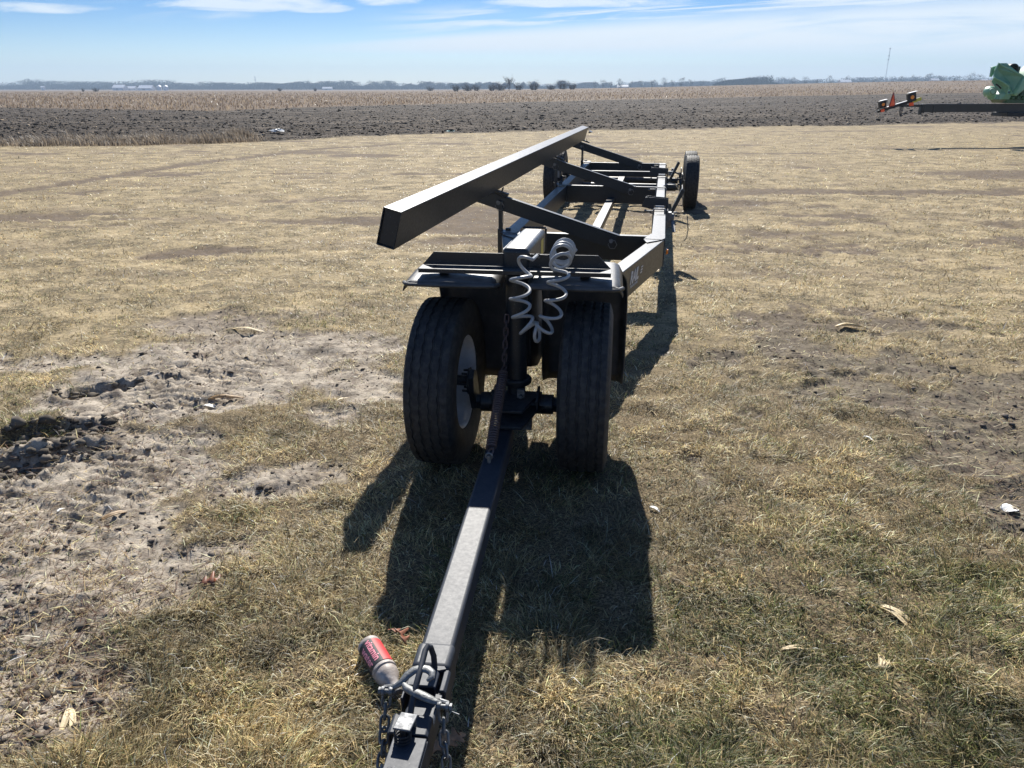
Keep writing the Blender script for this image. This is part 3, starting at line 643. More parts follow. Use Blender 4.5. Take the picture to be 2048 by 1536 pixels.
# gooseneck
b = MB(); b.beam((0, -.035, .925), (0, .46, .925), .112, .115); nk = part(b, 'neck', bevel=.020, seg=4)
b = MB(); b.prism([(.13, .868), (.455, .868), (.62, .52), (.62, .335), (.35, .335), (.15, .40)], -.042, .042, 'x'); part(b, 'neck_gusset', M['black'])  # flat black rather than frame paint: shade put into the colour
b = MB(); b.box((.0565, .30, .885), (.0575, .37, .955)); b.build('warning_label', M['ylabel'], nk)
b = MB(); b.box((.05, .45, .345), (.12, .62, .365)); part(b, 'brace_plate')
# steering column, flange, yoke
b = MB(FM); b.lathe([(.395, 0.), (.395, .047), (.868, .047), (.868, 0.)], 32, 'z'); b.lathe([(.375, 0.), (.375, .062), (.383, .068), (.397, .068), (.403, .062), (.403, 0.)], 28, 'z')
b.lathe([(.30, 0.), (.30, .040), (.375, .040), (.375, 0.)], 24, 'z')
b.build('steering_column', st_, tr, smooth=True)
b = MB(FM); b.box((.012, -.085, .335), (.045, -.060, .375)); b.cyl((.03, -.10, .345), (.03, -.06, .345), .009, 8); b.build('grease_fitting', M['cast'], tr, bevel=.002)
b = MB(FM); b.prism([(-.115, .10), (.115, .10), (.125, -.02), (.098, -.07), (.052, -.26), (-.052, -.26), (-.075, -.10), (-.115, -.03)], .262, .274, 'z')
b.prism([(-.115, .02), (.115, .02), (.115, -.03), (.085, -.07), (.050, -.22), (-.050, -.22), (-.075, -.07), (-.115, -.03)], .318, .330, 'z')
for k in (-1, 1): b.prism([(.05, .2745), (.05, .345), (-.03, .345), (-.07, .318), (-.07, .2745)], k * .098 - .006, k * .098 + .006, 'x')
part(b, 'drawbar_yoke', bevel=.002)
# bracket bar over the fenders and the two fenders
b = MB(FM)
b.prism([(-.40, .902), (-.350, .957), (.340, .957), (.395, .902)], -.020, -.015, 'y'); b.box((-.40, -.098, .897), (.395, -.0205, .902)); b.box((-.40, -.103, .885), (.395, -.0985, .902))
for k in (-.34, -.12, -.06, .07, .14, .35): b.cyl((k, -.055, .902), (k, -.055, .907), .008, 6)
for k in (-.30, .29): b.box((k - .02, -.06, .868), (k + .02, -.03, .8965))
part(b, 'fender_bracket', bevel=.0015)
def fender(t0, t1, k0, k1, yoff=0.):
    """top sheet with rolled edges, sweeping down behind the wheel"""
    prof = []                                # (s, z) down the middle, with the outward normal
    for k in range(7): a = k / 6; prof.append((-.155 + .02 * a * a, .842 + .020 * a ** .5))
    for k in range(1, 9): prof.append((-.135 + .43 * k / 8, .862 + .010 * math.sin(PI * k / 8)))
    for k in range(1, 9): a = k / 8 * PI / 2; prof.append((.295 + .10 * math.sin(a), .862 - .10 * (1 - math.cos(a))))
    for k in range(1, 13): prof.append((.395 + .012 * math.sin(k / 12 * PI), .762 - .505 * k / 12))
    nu = len(prof); nv = 23; pts = []
    for i, (s_, z_) in enumerate(prof):
        sk = sstep(np.array(i / (nu - 1.)), .40, .75); a0 = t0 + (k0 - t0) * sk; a1 = t1 + (k1 - t1) * sk
        j0 = prof[max(0, i - 1)]; j1 = prof[min(nu - 1, i + 1)]; tx, tz = j1[0] - j0[0], j1[1] - j0[1]; ln = math.hypot(tx, tz); nx_, nz_ = -tz / ln, tx / ln
        if nz_ < 0 and nx_ < 0: nx_, nz_ = -nx_, -nz_
        cut = .03 * max(0, (i - (nu - 3)) / 2) ** 2
        for j in range(nv):
            q = j / (nv - 1); e = min(q, 1 - q) * (a1 - a0); drop = 0.
            rr = .038
            if e < rr: drop = rr - math.sqrt(max(0, rr * rr - (rr - e) ** 2)); drop *= 1.25
            wv = .004 * math.cos(2 * PI * q)
            pts.append((a0 + (a1 - a0) * (q if cut == 0 else .5 + (q - .5) * (1 - cut)), float(s_ - nx_ * (drop + wv)) + yoff, float(z_ - nz_ * (drop + wv))))
    b = MB(FM); b.grid(pts, nu, nv)
    o = b.build('fender', M['plastic'], tr, smooth='all', solid=.006)
    lip = MB(FM); lip.tube([(pts[j][0], pts[j][1], pts[j][2] + .004) for j in range(nv)], .0085, 8); lip.build('fender_lip', M['plastic'], o, smooth=True)
    return o
fl = fender(-.462, -.062, -.405, -.055); fr = fender(.045, .445, .085, .480)
b = MB(FM); b.box((-.085, .377, .575), (-.045 + .0, .379, .610)); b.build('fender_sticker', M['decal'], fl)
# front axle with torsion arms
b = MB(FM); b.tube([(-.20, .03, .265), (.20, .03, .265)], .037, 6); b.cyl((-.165, .03, .265), (.165, .03, .265), .045, 16); part(b, 'axle')
b = MB(FM); b.box((.03, -.065, .175), (.075, -.02, .24)); b.cyl((.052, -.085, .205), (.052, -.06, .205), .012, 6); b.build('axle_bracket', M['cast'], tr, bevel=.002)
for sg in (-1, 1):
    b = MB(FM); b.prism([(.065, .225), (.085, .29), (.03, .415), (-.03, .44), (-.065, .41), (-.06, .34), (.0, .24)], sg * .195 - .012, sg * .195 + .012, 'x')
    b.lathe([(sg * .208, 0), (sg * .208, .062), (sg * .216, .062), (sg * .216, 0)], 24, 'x', (0, 0, .375)); b.cyl((sg * .208, 0, .375), (sg * .33, 0, .375), .024, 16)
    for k in range(6): a = k * PI / 3; b.cyl((sg * .200, .047 * math.cos(a), .375 + .047 * math.sin(a)), (sg * .243, .047 * math.cos(a), .375 + .047 * math.sin(a)), .006, 6)
    part(b, 'suspension_arm', bevel=.002)
# ---- wheels
def make_wheel(parent, rad, wd):
    root = empty('wheel'); root.parent = parent
    hw = wd / 2; R0 = rad; prof = []
    rim = .208
    prof += [(-hw * .62, rim - .004), (-hw * .80, rim + .004), (-hw * .90, rim + .03), (-hw * .96, rim + (R0 - rim) * .42), (-hw * .955, rim + (R0 - rim) * .66), (-hw * .90, R0 - .030), (-hw * .845, R0 - .013)]
    # crown with four grooves and open shoulders
    tread = []; gx = (-.52, -.18, .18, .52)
    xs_ = [-.80]
    for g_ in gx: xs_ += [g_ - .065, g_ - .045, g_ + .045, g_ + .065]
    xs_ += [.80]
    for i, q in enumerate(xs_):
        gv = 0 if i in (0, len(xs_) - 1) else (0, 1, 1, 0)[(i - 1) % 4]
        tread.append((q * hw, R0 - .009 * abs(q) ** 2.2 - .0055 * gv, gv or (0 if i in (0, len(xs_) - 1) else 1)))
    base = len(prof); prof += [(a, b_) for a, b_, _ in tread]
    prof += [(-a, r_) for a, r_ in prof[:base][::-1]]; NT_ = 176
    def fn(x_, r_, a, i):
        if base < i < base + len(tread) - 1:
            k = round(a / (2 * PI) * NT_) % 4; x_ += (.0022, .0022, -.0022, -.0022)[k] * (1 if ((i - base - 1) // 4) % 2 else -1)
        if i in (base, base + len(tread) - 1, base - 1, base + len(tread)) and round(a / (2 * PI) * NT_) % 4 == 0: r_ -= .007
        return x_, r_
    b = MB(); b.lathe(prof, NT_, 'x', fn=fn, cap=False); 
    # fine cross sipes on the ribs
    for rib in (-.66, -.35, 0., .35, .66):
        for k in range(0, 88):
            a = 2 * PI * (k + (.5 if rib in (-.35, .35) else 0)) / 88; rr_ = R0 - .009 * abs(rib) ** 2.2 + .0006
            dx_ = hw * .085; b.add([(rib * hw + dx_ * i, (rr_) * math.cos(a + j), (rr_) * math.sin(a + j)) for i, j in ((-1, -.004), (1, .002), (1, .010), (-1, .004))], [(0, 1, 2, 3)])
    b.mi = [0] * len(b.mi)
    ty = b.build('tyre', M['rubber'], root, smooth=True)
    b = MB(); rp = [(-hw * .70, rim + .008), (-hw * .74, rim + .010), (-hw * .76, rim + .002), (-hw * .70, rim - .008), (-hw * .45, rim - .022), (hw * .05, rim - .028), (hw * .18, rim - .06), (hw * .30, .115), (hw * .26, .085), (hw * .30, .045), (hw * .34, .045), (hw * .31, .085), (hw * .36, .12), (hw * .34, rim - .05), (hw * .45, rim - .028), (hw * .66, rim - .010), (hw * .74, rim - .002), (hw * .74, rim + .010), (hw * .70, rim + .008)]
    b.lathe(rp, 48, 'x', closed=True); b.build('rim', M['rim'], root, smooth=True)
    b = MB(); b.lathe([(-hw * .1, 0), (-hw * .1, .05), (hw * .35, .05), (hw * .36, .034), (hw * .8, .032), (hw * .85, .02), (hw * .85, 0)], 24, 'x')
    for k in range(6): a = k * PI / 3 + .3; b.cyl((hw * .3, .07 * math.cos(a), .07 * math.sin(a)), (hw * .48, .07 * math.cos(a), .07 * math.sin(a)), .010, 6)
    b.build('hub', M['black'], root, smooth=True)
    return root
wh = make_wheel(tr, .375, .222)
def put(wheel, t_, s_, z_, yaw, flip): wheel.location = (t_, s_, z_); wheel.rotation_euler = (R(17 * t_ * 7), 0, yaw + (PI if flip else 0))
spots = [(FM @ Vector((.308, 0, 0)), YT - YF - R(.5), False), (FM @ Vector((-.312, 0, 0)), YT - YF - R(3), True)] + [(Vector((sg * .985, s_, 0)), 0., sg < 0) for s_ in (8.28, 9.10) for sg in (-1, 1)]
for k, (p_, ya, fl_) in enumerate(spots):
    wo = wh if k == 0 else copy_tree(wh, tr)
    put(wo, p_.x, p_.y, .371 if k < 2 else .362, ya, fl_)
    if k >= 2: wo.scale = (.9, .968, .968)
for s_ in (8.28, 9.10):
    b = MB(); b.tube([(-.82, s_ - .08, .29), (.82, s_ - .08, .29)], .040, 6); b.cyl((-.78, s_ - .08, .29), (.78, s_ - .08, .29), .048, 16)
    for sg in (-1, 1): b.box((sg * .575 - .05, s_ - .14, .262), (sg * .575 + .05, s_ + .0, .345))
    part(b, 'axle')
    for sg in (-1, 1):
        b = MB(); b.prism([(s_ - .12, .25), (s_ - .04, .25), (s_ + .05, .35), (s_ + .03, .40), (s_ - .03, .40), (s_ - .12, .33)], sg * .84 - .012, sg * .84 + .012, 'x')
        b.lathe([(sg * .852, 0), (sg * .852, .125), (sg * .864, .130), (sg * .868, 0)], 24, 'x', (0, s_, .362)); b.cyl((sg * .86, s_, .362), (sg * .98, s_, .362), .025, 12)
        for k in range(4): a = k * PI / 2 + .5; b.cyl((sg * .80, s_ + .05 * math.cos(a), .362 + .05 * math.sin(a)), (sg * .86, s_ + .05 * math.cos(a), .362 + .05 * math.sin(a)), .009, 6)
        part(b, 'suspension_arm', bevel=.002)
b = MB(); b.box((.70, 8.1, .50), (.73, 8.16, .56)); b.cyl((.70, 8.13, .53), (.82, 8.2, .47), .012, 8); b.box((.66, 8.0, .47), (.72, 8.05, .53)); b.build('brake_fitting', M['zinc'], tr, bevel=.002)
# ---- tongue
TG0 = Vector((-.040, 2.98, 0)); TG1 = Vector((-.229, 1.214, 0)); tdir = (TG0 - TG1).normalized(); tlen = (TG0 - TG1).length
tg = empty('tongue', (0, 0, 0)); tg.parent = tr
Minv = (Matrix.Translation((KX, KY, 0)) @ rotz(-YT)).inverted()
rx = Vector((tdir.y, -tdir.x, 0))
TGM = Minv @ Matrix(((rx.x, tdir.x, 0, TG0.x), (rx.y, tdir.y, 0, TG0.y), (0, 0, 1, 0), (0, 0, 0, 1)))    # local: x right, y back, origin at rear end
def tz(y_): return .250 + (-y_) * .022      # top of the tube
b = MB(TGM); b.beam((0, .04, tz(.04) - .044), (0, -1.42, tz(-1.42) - .044), .086, .088); drawbar = b.build('drawbar', M['steel2'], tg, bevel=.011, seg=3)
b = MB(TGM); y0, y1 = -1.402, -1.495
b.beam((0, y0, tz(y0) - .042), (0, y1, tz(y1) - .042), .096, .101)
b.build('outer_sleeve', M['steel2'], tg, bevel=.014, seg=3)
b = MB(TGM); zw = tz(-1.5)
b.prism([(-.044, zw + .004), (.018, zw + .006), (.026, zw + .001), (.028, zw - .05), (.024, zw - .05), (.021, zw - .002), (-.044, zw - .002)], -1.556, -1.4955, 'y')
b.prism([(.036, zw + .002), (.047, zw + .003), (.052, zw - .004), (.052, zw - .085), (.046, zw - .085), (.046, zw - .006), (.036, zw - .006)], -1.565, -1.4955, 'y')
b.box((-.052, -1.585, zw - .085), (-.046, -1.4955, zw - .010)); b.box((.028, -1.585, zw - .010), (.0455, -1.568, zw - .004))
b.build('latch_housing', M['steel2'], tg, bevel=.002)
b = MB(TGM); b.beam((0, -1.44, tz(-1.44) - .060), (0, -2.15, tz(-2.15) - .060), .076, .066); b.build('inner_drawbar', M['steel2'], tg, bevel=.009, seg=3)
# lock handle: bent rod standing on the sleeve
b = MB(TGM); zt = tz(-1.45) + .010
b.tube([(.012, -1.495, zt - .004), (.010, -1.492, zt + .030), (.004, -1.495, zt + .058), (-.001, -1.502, zt + .066), (-.005, -1.512, zt + .062), (-.006, -1.56, zt + .050), (-.010, -1.615, zt + .030), (-.014, -1.655, zt - .012)], .0072, 10)
b.prism([(.004, -1.478), (.034, -1.487), (.040, -1.496), (.024, -1.502), (.004, -1.500)], zt - .010, zt - .003, 'z')
b.build('lock_handle', M['steel2'], tg, smooth=True)
# flat cast hook wrapped round the handle, clevises at its ends
zc = .322
def flatrod(b_, pts, ws, hs, n=12):
    """rod of oval section lying flat"""
    pts = [Vector(p) for p in pts]; N = len(pts); vs = []
    for k in range(N):
        d_ = (pts[min(k + 1, N - 1)] - pts[max(k - 1, 0)]).normalized(); sd = d_.cross(Vector((0, 0, 1))).normalized(); u_ = sd.cross(d_)
        for q in range(n): a = 2 * PI * q / n; vs.append(pts[k] + sd * (math.cos(a) * ws[k]) + u_ * (math.sin(a) * hs[k]))
    fs = [(k * n + q, k * n + (q + 1) % n, (k + 1) * n + (q + 1) % n, (k + 1) * n + q) for k in range(N - 1) for q in range(n)] + [tuple(range(n))[::-1], tuple(range((N - 1) * n, N * n))]
    b_.add(vs, fs)
b = MB(TGM)
flatrod(b, [(-.074, -1.594, .305), (-.060, -1.591, .312), (-.046, -1.588, .322), (-.036, -1.574, .331), (-.022, -1.562, .337), (-.006, -1.557, .340), (.010, -1.560, .341), (.021, -1.568, .340), (.024, -1.580, .337), (.014, -1.588, .333)],
        [.006, .007, .009, .010, .011, .011, .011, .010, .008, .004], [.005, .006, .0065, .0065, .0065, .0065, .0065, .006, .005, .003])
flatrod(b, [(-.040, -1.592, .322), (-.030, -1.604, .322), (-.012, -1.613, .321), (.012, -1.621, .319), (.034, -1.628, .316), (.052, -1.630, .311)], [.006, .010, .011, .0115, .010, .006], [.005, .0075, .008, .008, .0065, .005])
b.build('twisted_hook', M['cast'], tg, smooth=True)
for (cx, cy, cz, dr) in ((-.078, -1.598, .303, -1), (.060, -1.634, .306, 1)):
    b = MB(TGM)
    for k in (-.0095, .0095): b.lathe([(k - .0035, 0), (k - .0035, .0105), (k + .0035, .0105), (k + .0035, 0)], 16, 'x', (cx, cy, cz))
    b.cyl((cx - .017, cy, cz), (cx + .017, cy, cz), .0055, 10); b.lathe([(dr * .015, 0), (dr * .015, .0085), (dr * .020, .0085), (dr * .020, 0)], 6, 'x', (cx, cy, cz))
    b.tube([(cx - .0095, cy, cz), (cx - .008, cy + .010, cz + .001), (cx - dr * .010, cy + .014, cz + .002), (cx + .008, cy + .010, cz + .001), (cx + .0095, cy, cz)], .006, 8)
    if dr > 0: b.tube([(.068, -1.638, .303), (.098, -1.645, .298)], .0010, 5)
    b.build('clevis', M['zinc'], tg, smooth=True)
# spring latch bracket
yb = -1.668; zb = tz(yb) - .002
b = MB(TGM); pr = [(-.054, zb - .085), (-.054, zb - .006), (-.048, zb), (.032, zb), (.038, zb - .006), (.038, zb - .085), (.032, zb - .085), (.032, zb - .008), (-.047, zb - .008), (-.047, zb - .085)]
b.prism(pr, yb - .030, yb + .026, 'y'); b.build('latch_channel', M['steel2'], tg, bevel=.002)
b = MB(TGM); b.prism([(-.034, yb - .052), (.006, yb - .056), (.012, yb - .008), (-.026, yb - .004)], zb + .030, zb + .035, 'z'); b.box((-.026, yb - .012, zb + .001), (.008, yb - .007, zb + .0295)); b.build('spring_cap', M['zinc'], tg, bevel=.002)
b = MB(TGM); b.tube([(-.013 + .0175 * math.cos(a), yb - .048 + .0175 * math.sin(a), zb + .028 - .062 * a / (2 * PI * 7.5)) for a in [k * 2 * PI / 20 for k in range(151)]], .0021, 6); b.cyl((-.013, yb - .048, zb - .05), (-.013, yb - .048, zb + .03), .006, 10); b.build('latch_spring', M['black'], tg, smooth=True)
b = MB(TGM); b.beam((0, yb - .036, tz(yb) - .008), (-.004, yb - .46, tz(yb - .4) - .008), .074, .008); b.beam((-.037, yb - .036, tz(yb) - .047), (-.040, yb - .46, tz(yb - .4) - .047), .004, .07); b.beam((.037, yb - .036, tz(yb) - .047), (.033, yb - .46, tz(yb - .4) - .047), .004, .07); b.cyl((-.022, yb - .13, tz(yb - .13) - .004), (-.022, yb - .13, tz(yb - .13) + .002), .006, 8); b.build('hitch_cover', M['steel2'], tg, bevel=.003)
b = MB(TGM)
for k in (-1, 1): b.box((k * .028 - .006, -2.34, tz(-2.2) - .085), (k * .028 + .006, -2.12, tz(-2.2) - .035))
b.lathe([(tz(-2.2) - .095, 0), (tz(-2.2) - .095, .014), (tz(-2.2) + .0, .014), (tz(-2.2) + .0, .02), (tz(-2.2) + .012, .02), (tz(-2.2) + .012, 0)], 16, 'z', (0, -2.29, 0)); b.build('hitch_clevis', M['steel2'], tg, bevel=.002)
def chain(pts, name, parent, pitch=.034, r=.0048, lw=.013, mtx=None):
    pts = [Vector(p) for p in pts]; b_ = MB(mtx); L_ = [0.]
    for a, c in zip(pts[:-1], pts[1:]): L_.append(L_[-1] + (c - a).length)
    n_ = int(L_[-1] / pitch)
    def P(t_):
        t_ = max(0, min(L_[-1] - 1e-6, t_)); k = 0
        while L_[k + 1] < t_: k += 1
        return pts[k].lerp(pts[k + 1], (t_ - L_[k]) / (L_[k + 1] - L_[k]))
    for k in range(n_):
        c = P((k + .5) * pitch); d_ = (P((k + .9) * pitch) - P((k + .1) * pitch)).normalized(); s0 = d_.orthogonal().normalized(); s1 = d_.cross(s0); an = .5 + k * PI / 2 + random.uniform(-.35, .35); s_ = s0 * math.cos(an) + s1 * math.sin(an)
        hl = pitch * .68; lp = []
        for q in range(20):
            a = 2 * PI * q / 20; lp.append(c + s_ * (lw * math.cos(a)) + d_ * ((hl - lw) * (1 if math.sin(a) > 0 else -1) * (0 if abs(math.sin(a)) < .01 else 1) + lw * math.sin(a)))
        b_.tube(lp, r, 7, closed=True)
    return b_.build(name, M['cast'], parent, smooth=True)
chain([(.060, -1.636, .300), (.062, -1.645, .27), (.066, -1.665, .235), (.074, -1.69, .20), (.078, -1.715, .165), (.080, -1.74, .12), (.075, -1.77, .07), (.05, -1.79, .03), (.02, -1.78, .02), (.03, -1.74, .02), (.07, -1.73, .018), (.10, -1.76, .018)], 'safety_chain', tg, pitch=.026, r=.0036, lw=.0095, mtx=TGM)
chain([(-.078, -1.602, .298), (-.080, -1.615, .265), (-.078, -1.64, .23), (-.074, -1.67, .20), (-.070, -1.72, .17), (-.068, -1.80, .14), (-.065, -1.90, .12)], 'safety_chain', tg, pitch=.026, r=.0036, lw=.0095, mtx=TGM)
# lift spring with its chain, column to tongue
sp0 = FM @ Vector((-.045, -.085, .475)); e = TGM @ Vector((-.012, -.315, tz(-.3) + .020)); ax = (e - sp0); Ls = ax.length; ax.normalize(); o1 = ax.orthogonal().normalized(); o2 = ax.cross(o1)
b = MB(); nt_ = 33; b.tube([sp0 + ax * (.03 + (Ls - .07) * a / (2 * PI * nt_)) + (o1 * math.cos(a) + o2 * math.sin(a)) * .0185 for a in [k * 2 * PI / 14 for k in range(14 * nt_ + 1)]], .0040, 6)
for c_ in (sp0 + ax * .012, e - ax * .015): b.tube([c_ + (ax * math.cos(a) + o1 * math.sin(a)) * .019 for a in [k * 2 * PI / 18 for k in range(18)]], .0038, 6, closed=True)
b.build('lift_spring', M['spring'], tr, smooth=True)
b = MB(TGM); b.cyl((-.012, -.335, tz(-.3) - .01), (-.012, -.335, tz(-.3) + .03), .007, 8); b.tube([(-.012 + .012 * math.cos(a), -.335, tz(-.3) + .028 + .012 * math.sin(a)) for a in [k * PI / 8 for k in range(16)]], .004, 6, closed=True); b.build('spring_eye', M['cast'], tg, smooth=True)
chain([FM @ Vector((-.035, -.06, .70)), FM @ Vector((-.04, -.07, .60)), sp0 + Vector((0, 0, .0))], 'spring_chain', tr, pitch=.028, r=.0035, lw=.009).data.materials[0] = M['spring']
# ---- coiled air hose
def hp(px_, py_, d_): # point on the sight line at a chosen distance in front of the camera, in trailer space
    a = PITCH + math.atan((py_ - 768) / F); z_ = HC - d_ * math.tan(a); return Minv @ Vector(((px_ - 1024) / F * (d_ * math.cos(PITCH) + (HC - z_) * math.sin(PITCH)), d_, z_))
pathp = [hp(1060, 520, 2.99), hp(1043, 548, 2.97), hp(1040, 585, 2.97), hp(1041, 615, 2.97), hp(1049, 645, 2.97), hp(1070, 664, 2.97), hp(1092, 649, 2.97), hp(1105, 622, 2.97), hp(1112, 592, 2.97), hp(1116, 562, 2.97), hp(1120, 535, 2.98), hp(1122, 518, 3.02), hp(1124, 509, 3.09), hp(1127, 502, 3.18), hp(1130, 497, 3.27)]
turns = [0, .9, 1.9, 2.8, 3.8, 5.1, 6.4, 7.3, 8.1, 8.9, 9.6, 10.3, 11.3, 12.9, 14.6]
def crom(P_, t_):
    k = min(int(t_), len(P_) - 2); f_ = t_ - k; p0 = P_[max(k - 1, 0)]; p1 = P_[k]; p2 = P_[k + 1]; p3 = P_[min(k + 2, len(P_) - 1)]
    return .5 * ((2 * p1) + (p2 - p0) * f_ + (2 * p0 - 5 * p1 + 4 * p2 - p3) * f_ ** 2 + (3 * p1 - 3 * p2 + p3 - p0) * f_ ** 3)
NP_ = 700; cpts = [crom(pathp, i / NP_ * (len(pathp) - 1)) for i in range(NP_ + 1)]; tn = [crom(turns, i / NP_ * (len(pathp) - 1)) for i in range(NP_ + 1)]
nrm = None; hel = [Minv @ Vector((.135, 3.42, .80)), Minv @ Vector((.115, 3.20, .86))][:0]
# inside-facing frame carried along the path
for i in range(NP_ + 1):
    dv = (cpts[min(i + 1, NP_)] - cpts[max(i - 1, 0)]).normalized()
    if nrm is None: nrm = Vector((1, 0, 0))
    nrm = (nrm - dv * nrm.dot(dv)).normalized(); bi = dv.cross(nrm); a = tn[i] * 2 * PI + PI * .35
    hel.append(cpts[i] + (nrm * math.cos(a) + bi * math.sin(a)) * (.0385 if i < 560 else .0415))
e0 = Minv @ Vector((.115, 3.25, .90)); hel = [Minv @ Vector((.125, 3.40, .89)), Minv @ Vector((.122, 3.28, .915)), hp(1074, 511, 3.08)] + hel + [hp(1152, 500, 3.30), hp(1140, 508, 3.45)]
b = MB(); b.tube(hel, .0068, 8); b.build('coiled_hose', M['hose'], tr, smooth=True)
b = MB(); h1 = hp(1074, 511, 3.08); b.tube([h1 + Vector((-.006, 0, 0)), h1 + Vector((.004, .015, -.001))], .0085, 8); b.tube([h1 + Vector((.004, .01, 0)), h1 + Vector((.035, .06, -.012))], .003, 6); b.build('hose_tie', M['black'], tr, smooth=True)

# =============================================================== loose things near the tongue
# bottle
p0 = at(737, 1292, .037); p1 = at(806, 1405, .030); p0.z += gz(p0.x, p0.y); p1.z += gz(p1.x, p1.y); ax = (p1 - p0).normalized()
vd = (Vector((0, 0, HC)) - p0).normalized(); side = vd.cross(ax).normalized(); upn = ax.cross(side).normalized()
BM = Matrix(((ax.x, side.x, upn.x, 0), (ax.y, side.y, upn.y, 0), (ax.z, side.z, upn.z, 0), (0, 0, 0, 1)))
bo = empty('drink_bottle', tuple(p0)); tag(bo, 'dusty plastic drink bottle with black and red label lying beside the tongue', 'bottle')
b = MB(BM); RB = .0355
b.lathe([(.0, 0), (.002, .022), (.0, .030), (.004, RB - .001), (.012, RB), (.016, RB + .0005), (.019, RB - .001), (.118, RB - .001), (.121, RB + .0005), (.130, RB + .0005), (.134, RB - .003), (.140, RB - .001), (.155, RB - .003), (.172, RB - .012), (.186, .019), (.196, .0145), (.212, .0135), (.212, 0)], 36, 'x'); b.build('bottle_body', M['frost'], bo, smooth=True)
b = MB(BM); b.lathe([(.206, 0), (.206, .0165), (.226, .0165), (.228, .014), (.228, 0)], 28, 'x'); b.build('cap', M['blacklabel'], bo, smooth=True)
def sector(a0, a1, x0, x1, r_):
    b_ = MB(BM); n_ = 28; pts = []
    for i in range(n_ + 1):
        a = a0 + (a1 - a0) * i / n_
        pts += [(x0, r_ * math.sin(a), r_ * math.cos(a)), (x1, r_ * math.sin(a), r_ * math.cos(a))]
    b_.grid(pts, n_ + 1, 2); return b_
lb = sector(R(-118), R(238 - 118 - 96), .020, .117, RB + .0006).build('label', M['blacklabel'], bo, smooth='all')
lb2 = sector(R(24), R(78), .020, .117, RB + .0006).build('label_band', M['redlabel'], bo, smooth='all')
def wrap(co, off):
    a = co.y / RB + off; r_ = RB + .0010 + co.z * .2; return Vector((co.x, r_ * math.sin(a), r_ * math.cos(a)))
text_mesh('vitamin', .0290, BM @ Matrix.Translation((0, 0, 0)), 'label_print', M['pinktext'], lb, offset=.0007, warp=lambda c: wrap(Vector((c.x * 1.0 + .022, c.y, c.z)), R(-12)))
text_mesh('water', .0300, BM, 'label_print', M['pinktext'], lb, offset=.0008, warp=lambda c: wrap(Vector((c.x * 1.05 + .036, c.y, c.z)), R(-52)))
# oak leaves
def oak_leaf(name, loc, ln, rot, m, label, curl=1.):
    out = []; half = [(0, .02), (.12, .05), (.20, .20), (.27, .24), (.30, .09), (.40, .12), (.50, .36), (.57, .37), (.56, .14), (.66, .13), (.76, .30), (.82, .26), (.80, .10), (.90, .12), (1.0, .0)]
    b_ = MB(); vs = []
    for x_, y_ in half: vs.append((x_, y_)); 
    top = [(x_, y_) for x_, y_ in half]; bot = [(x_ * .98 + .02, -y_ * .95) for x_, y_ in half[:-1]]; mid = [(x_, 0.) for x_, _ in half]
    def P(x_, y_): return (x_ * ln, y_ * ln * .9, ln * (.10 * math.sin(x_ * 4.2) * curl + .9 * y_ * y_ * curl + .03 * math.sin(x_ * 17 + y_ * 9)))
    n_ = len(half); allv = [P(*q) for q in mid] + [P(*q) for q in top] + [P(*q) for q in bot] + [P(1.0, 0)]
    fs = [(i, i + 1, n_ + i + 1, n_ + i) for i in range(n_ - 1)] + [(i, 2 * n_ + i, 2 * n_ + i + 1, i + 1) for i in range(n_ - 1)]
    b_.add(allv, fs); b_.tube([P(0, 0), (-.15 * ln, .01 * ln, .03 * ln)], ln * .012, 5); o_ = b_.build(name, m, None, smooth='all', solid=.0006); o_.location = loc; o_.rotation_euler = rot; tag(o_, label, 'leaf'); return o_
def gp_(px_, py_, up_=.01): p_ = at(px_, py_); return (p_.x, p_.y, gz(p_.x, p_.y) + up_)
oak_leaf('oak_leaf', gp_(812, 1300, .012), .095, (.5, -.25, R(128)), M['leaf'], 'curled reddish brown oak leaf in the grass between bottle and tongue', 1.6)
oak_leaf('oak_leaf', gp_(862, 1518, .030), .11, (.1, -.1, R(38)), M['leaf2'], 'tan oak leaf lying beside the safety chain at the front of the tongue')
oak_leaf('oak_leaf', gp_(398, 1170, .010), .09, (.4, .1, R(20)), M['leaf'], 'small dark red leaf curled on the bare soil left of the tongue', 1.2)
# corn husks, chips, scraps
def husk(name, px_, py_, ln, wd_, ang, m, label, cat, curl=.5, seed=0, leaves=1):
    rs = random.Random(seed); b_ = MB()
    for q in range(leaves):
        pts = []; n_ = 12; off = (q - (leaves - 1) / 2) * wd_ * .9; fan = (q - (leaves - 1) / 2) * .22
        for i in range(n_):
            t_ = i / (n_ - 1); w_ = wd_ * (math.sin(PI * min(1, .12 + t_ * .9)) ** .6 + .05)
            yc = off * .4 + math.sin(t_ * 2.6 + seed) * ln * .07 + fan * t_ * ln
            for j in range(5):
                v_ = j / 4 - .5; pts.append((t_ * ln - ln / 2, yc + v_ * w_, curl * w_ * (v_ * v_ * 1.6) + ln * .06 * math.sin(t_ * PI * 1.4) + rs.uniform(-1, 1) * .0012))
        b_.grid(pts, n_, 5)
    o_ = b_.build(name, m, None, smooth='all', solid=.0008); o_.location = gp_(px_, py_, .008); o_.rotation_euler = (rs.uniform(-.2, .2), rs.uniform(-.1, .1), ang); tag(o_, label, cat); return o_
husk('corn_husk', 452, 797, .19, .032, .28, M['husk2'], 'long curled tan corn husk on bare soil left of the wheels', 'corn husk', .8, 3)
husk('corn_husk', 420, 808, .08, .03, -.2, M['paper'], 'short white piece of husk at the end of the curled tan husk', 'corn husk', .6, 4)
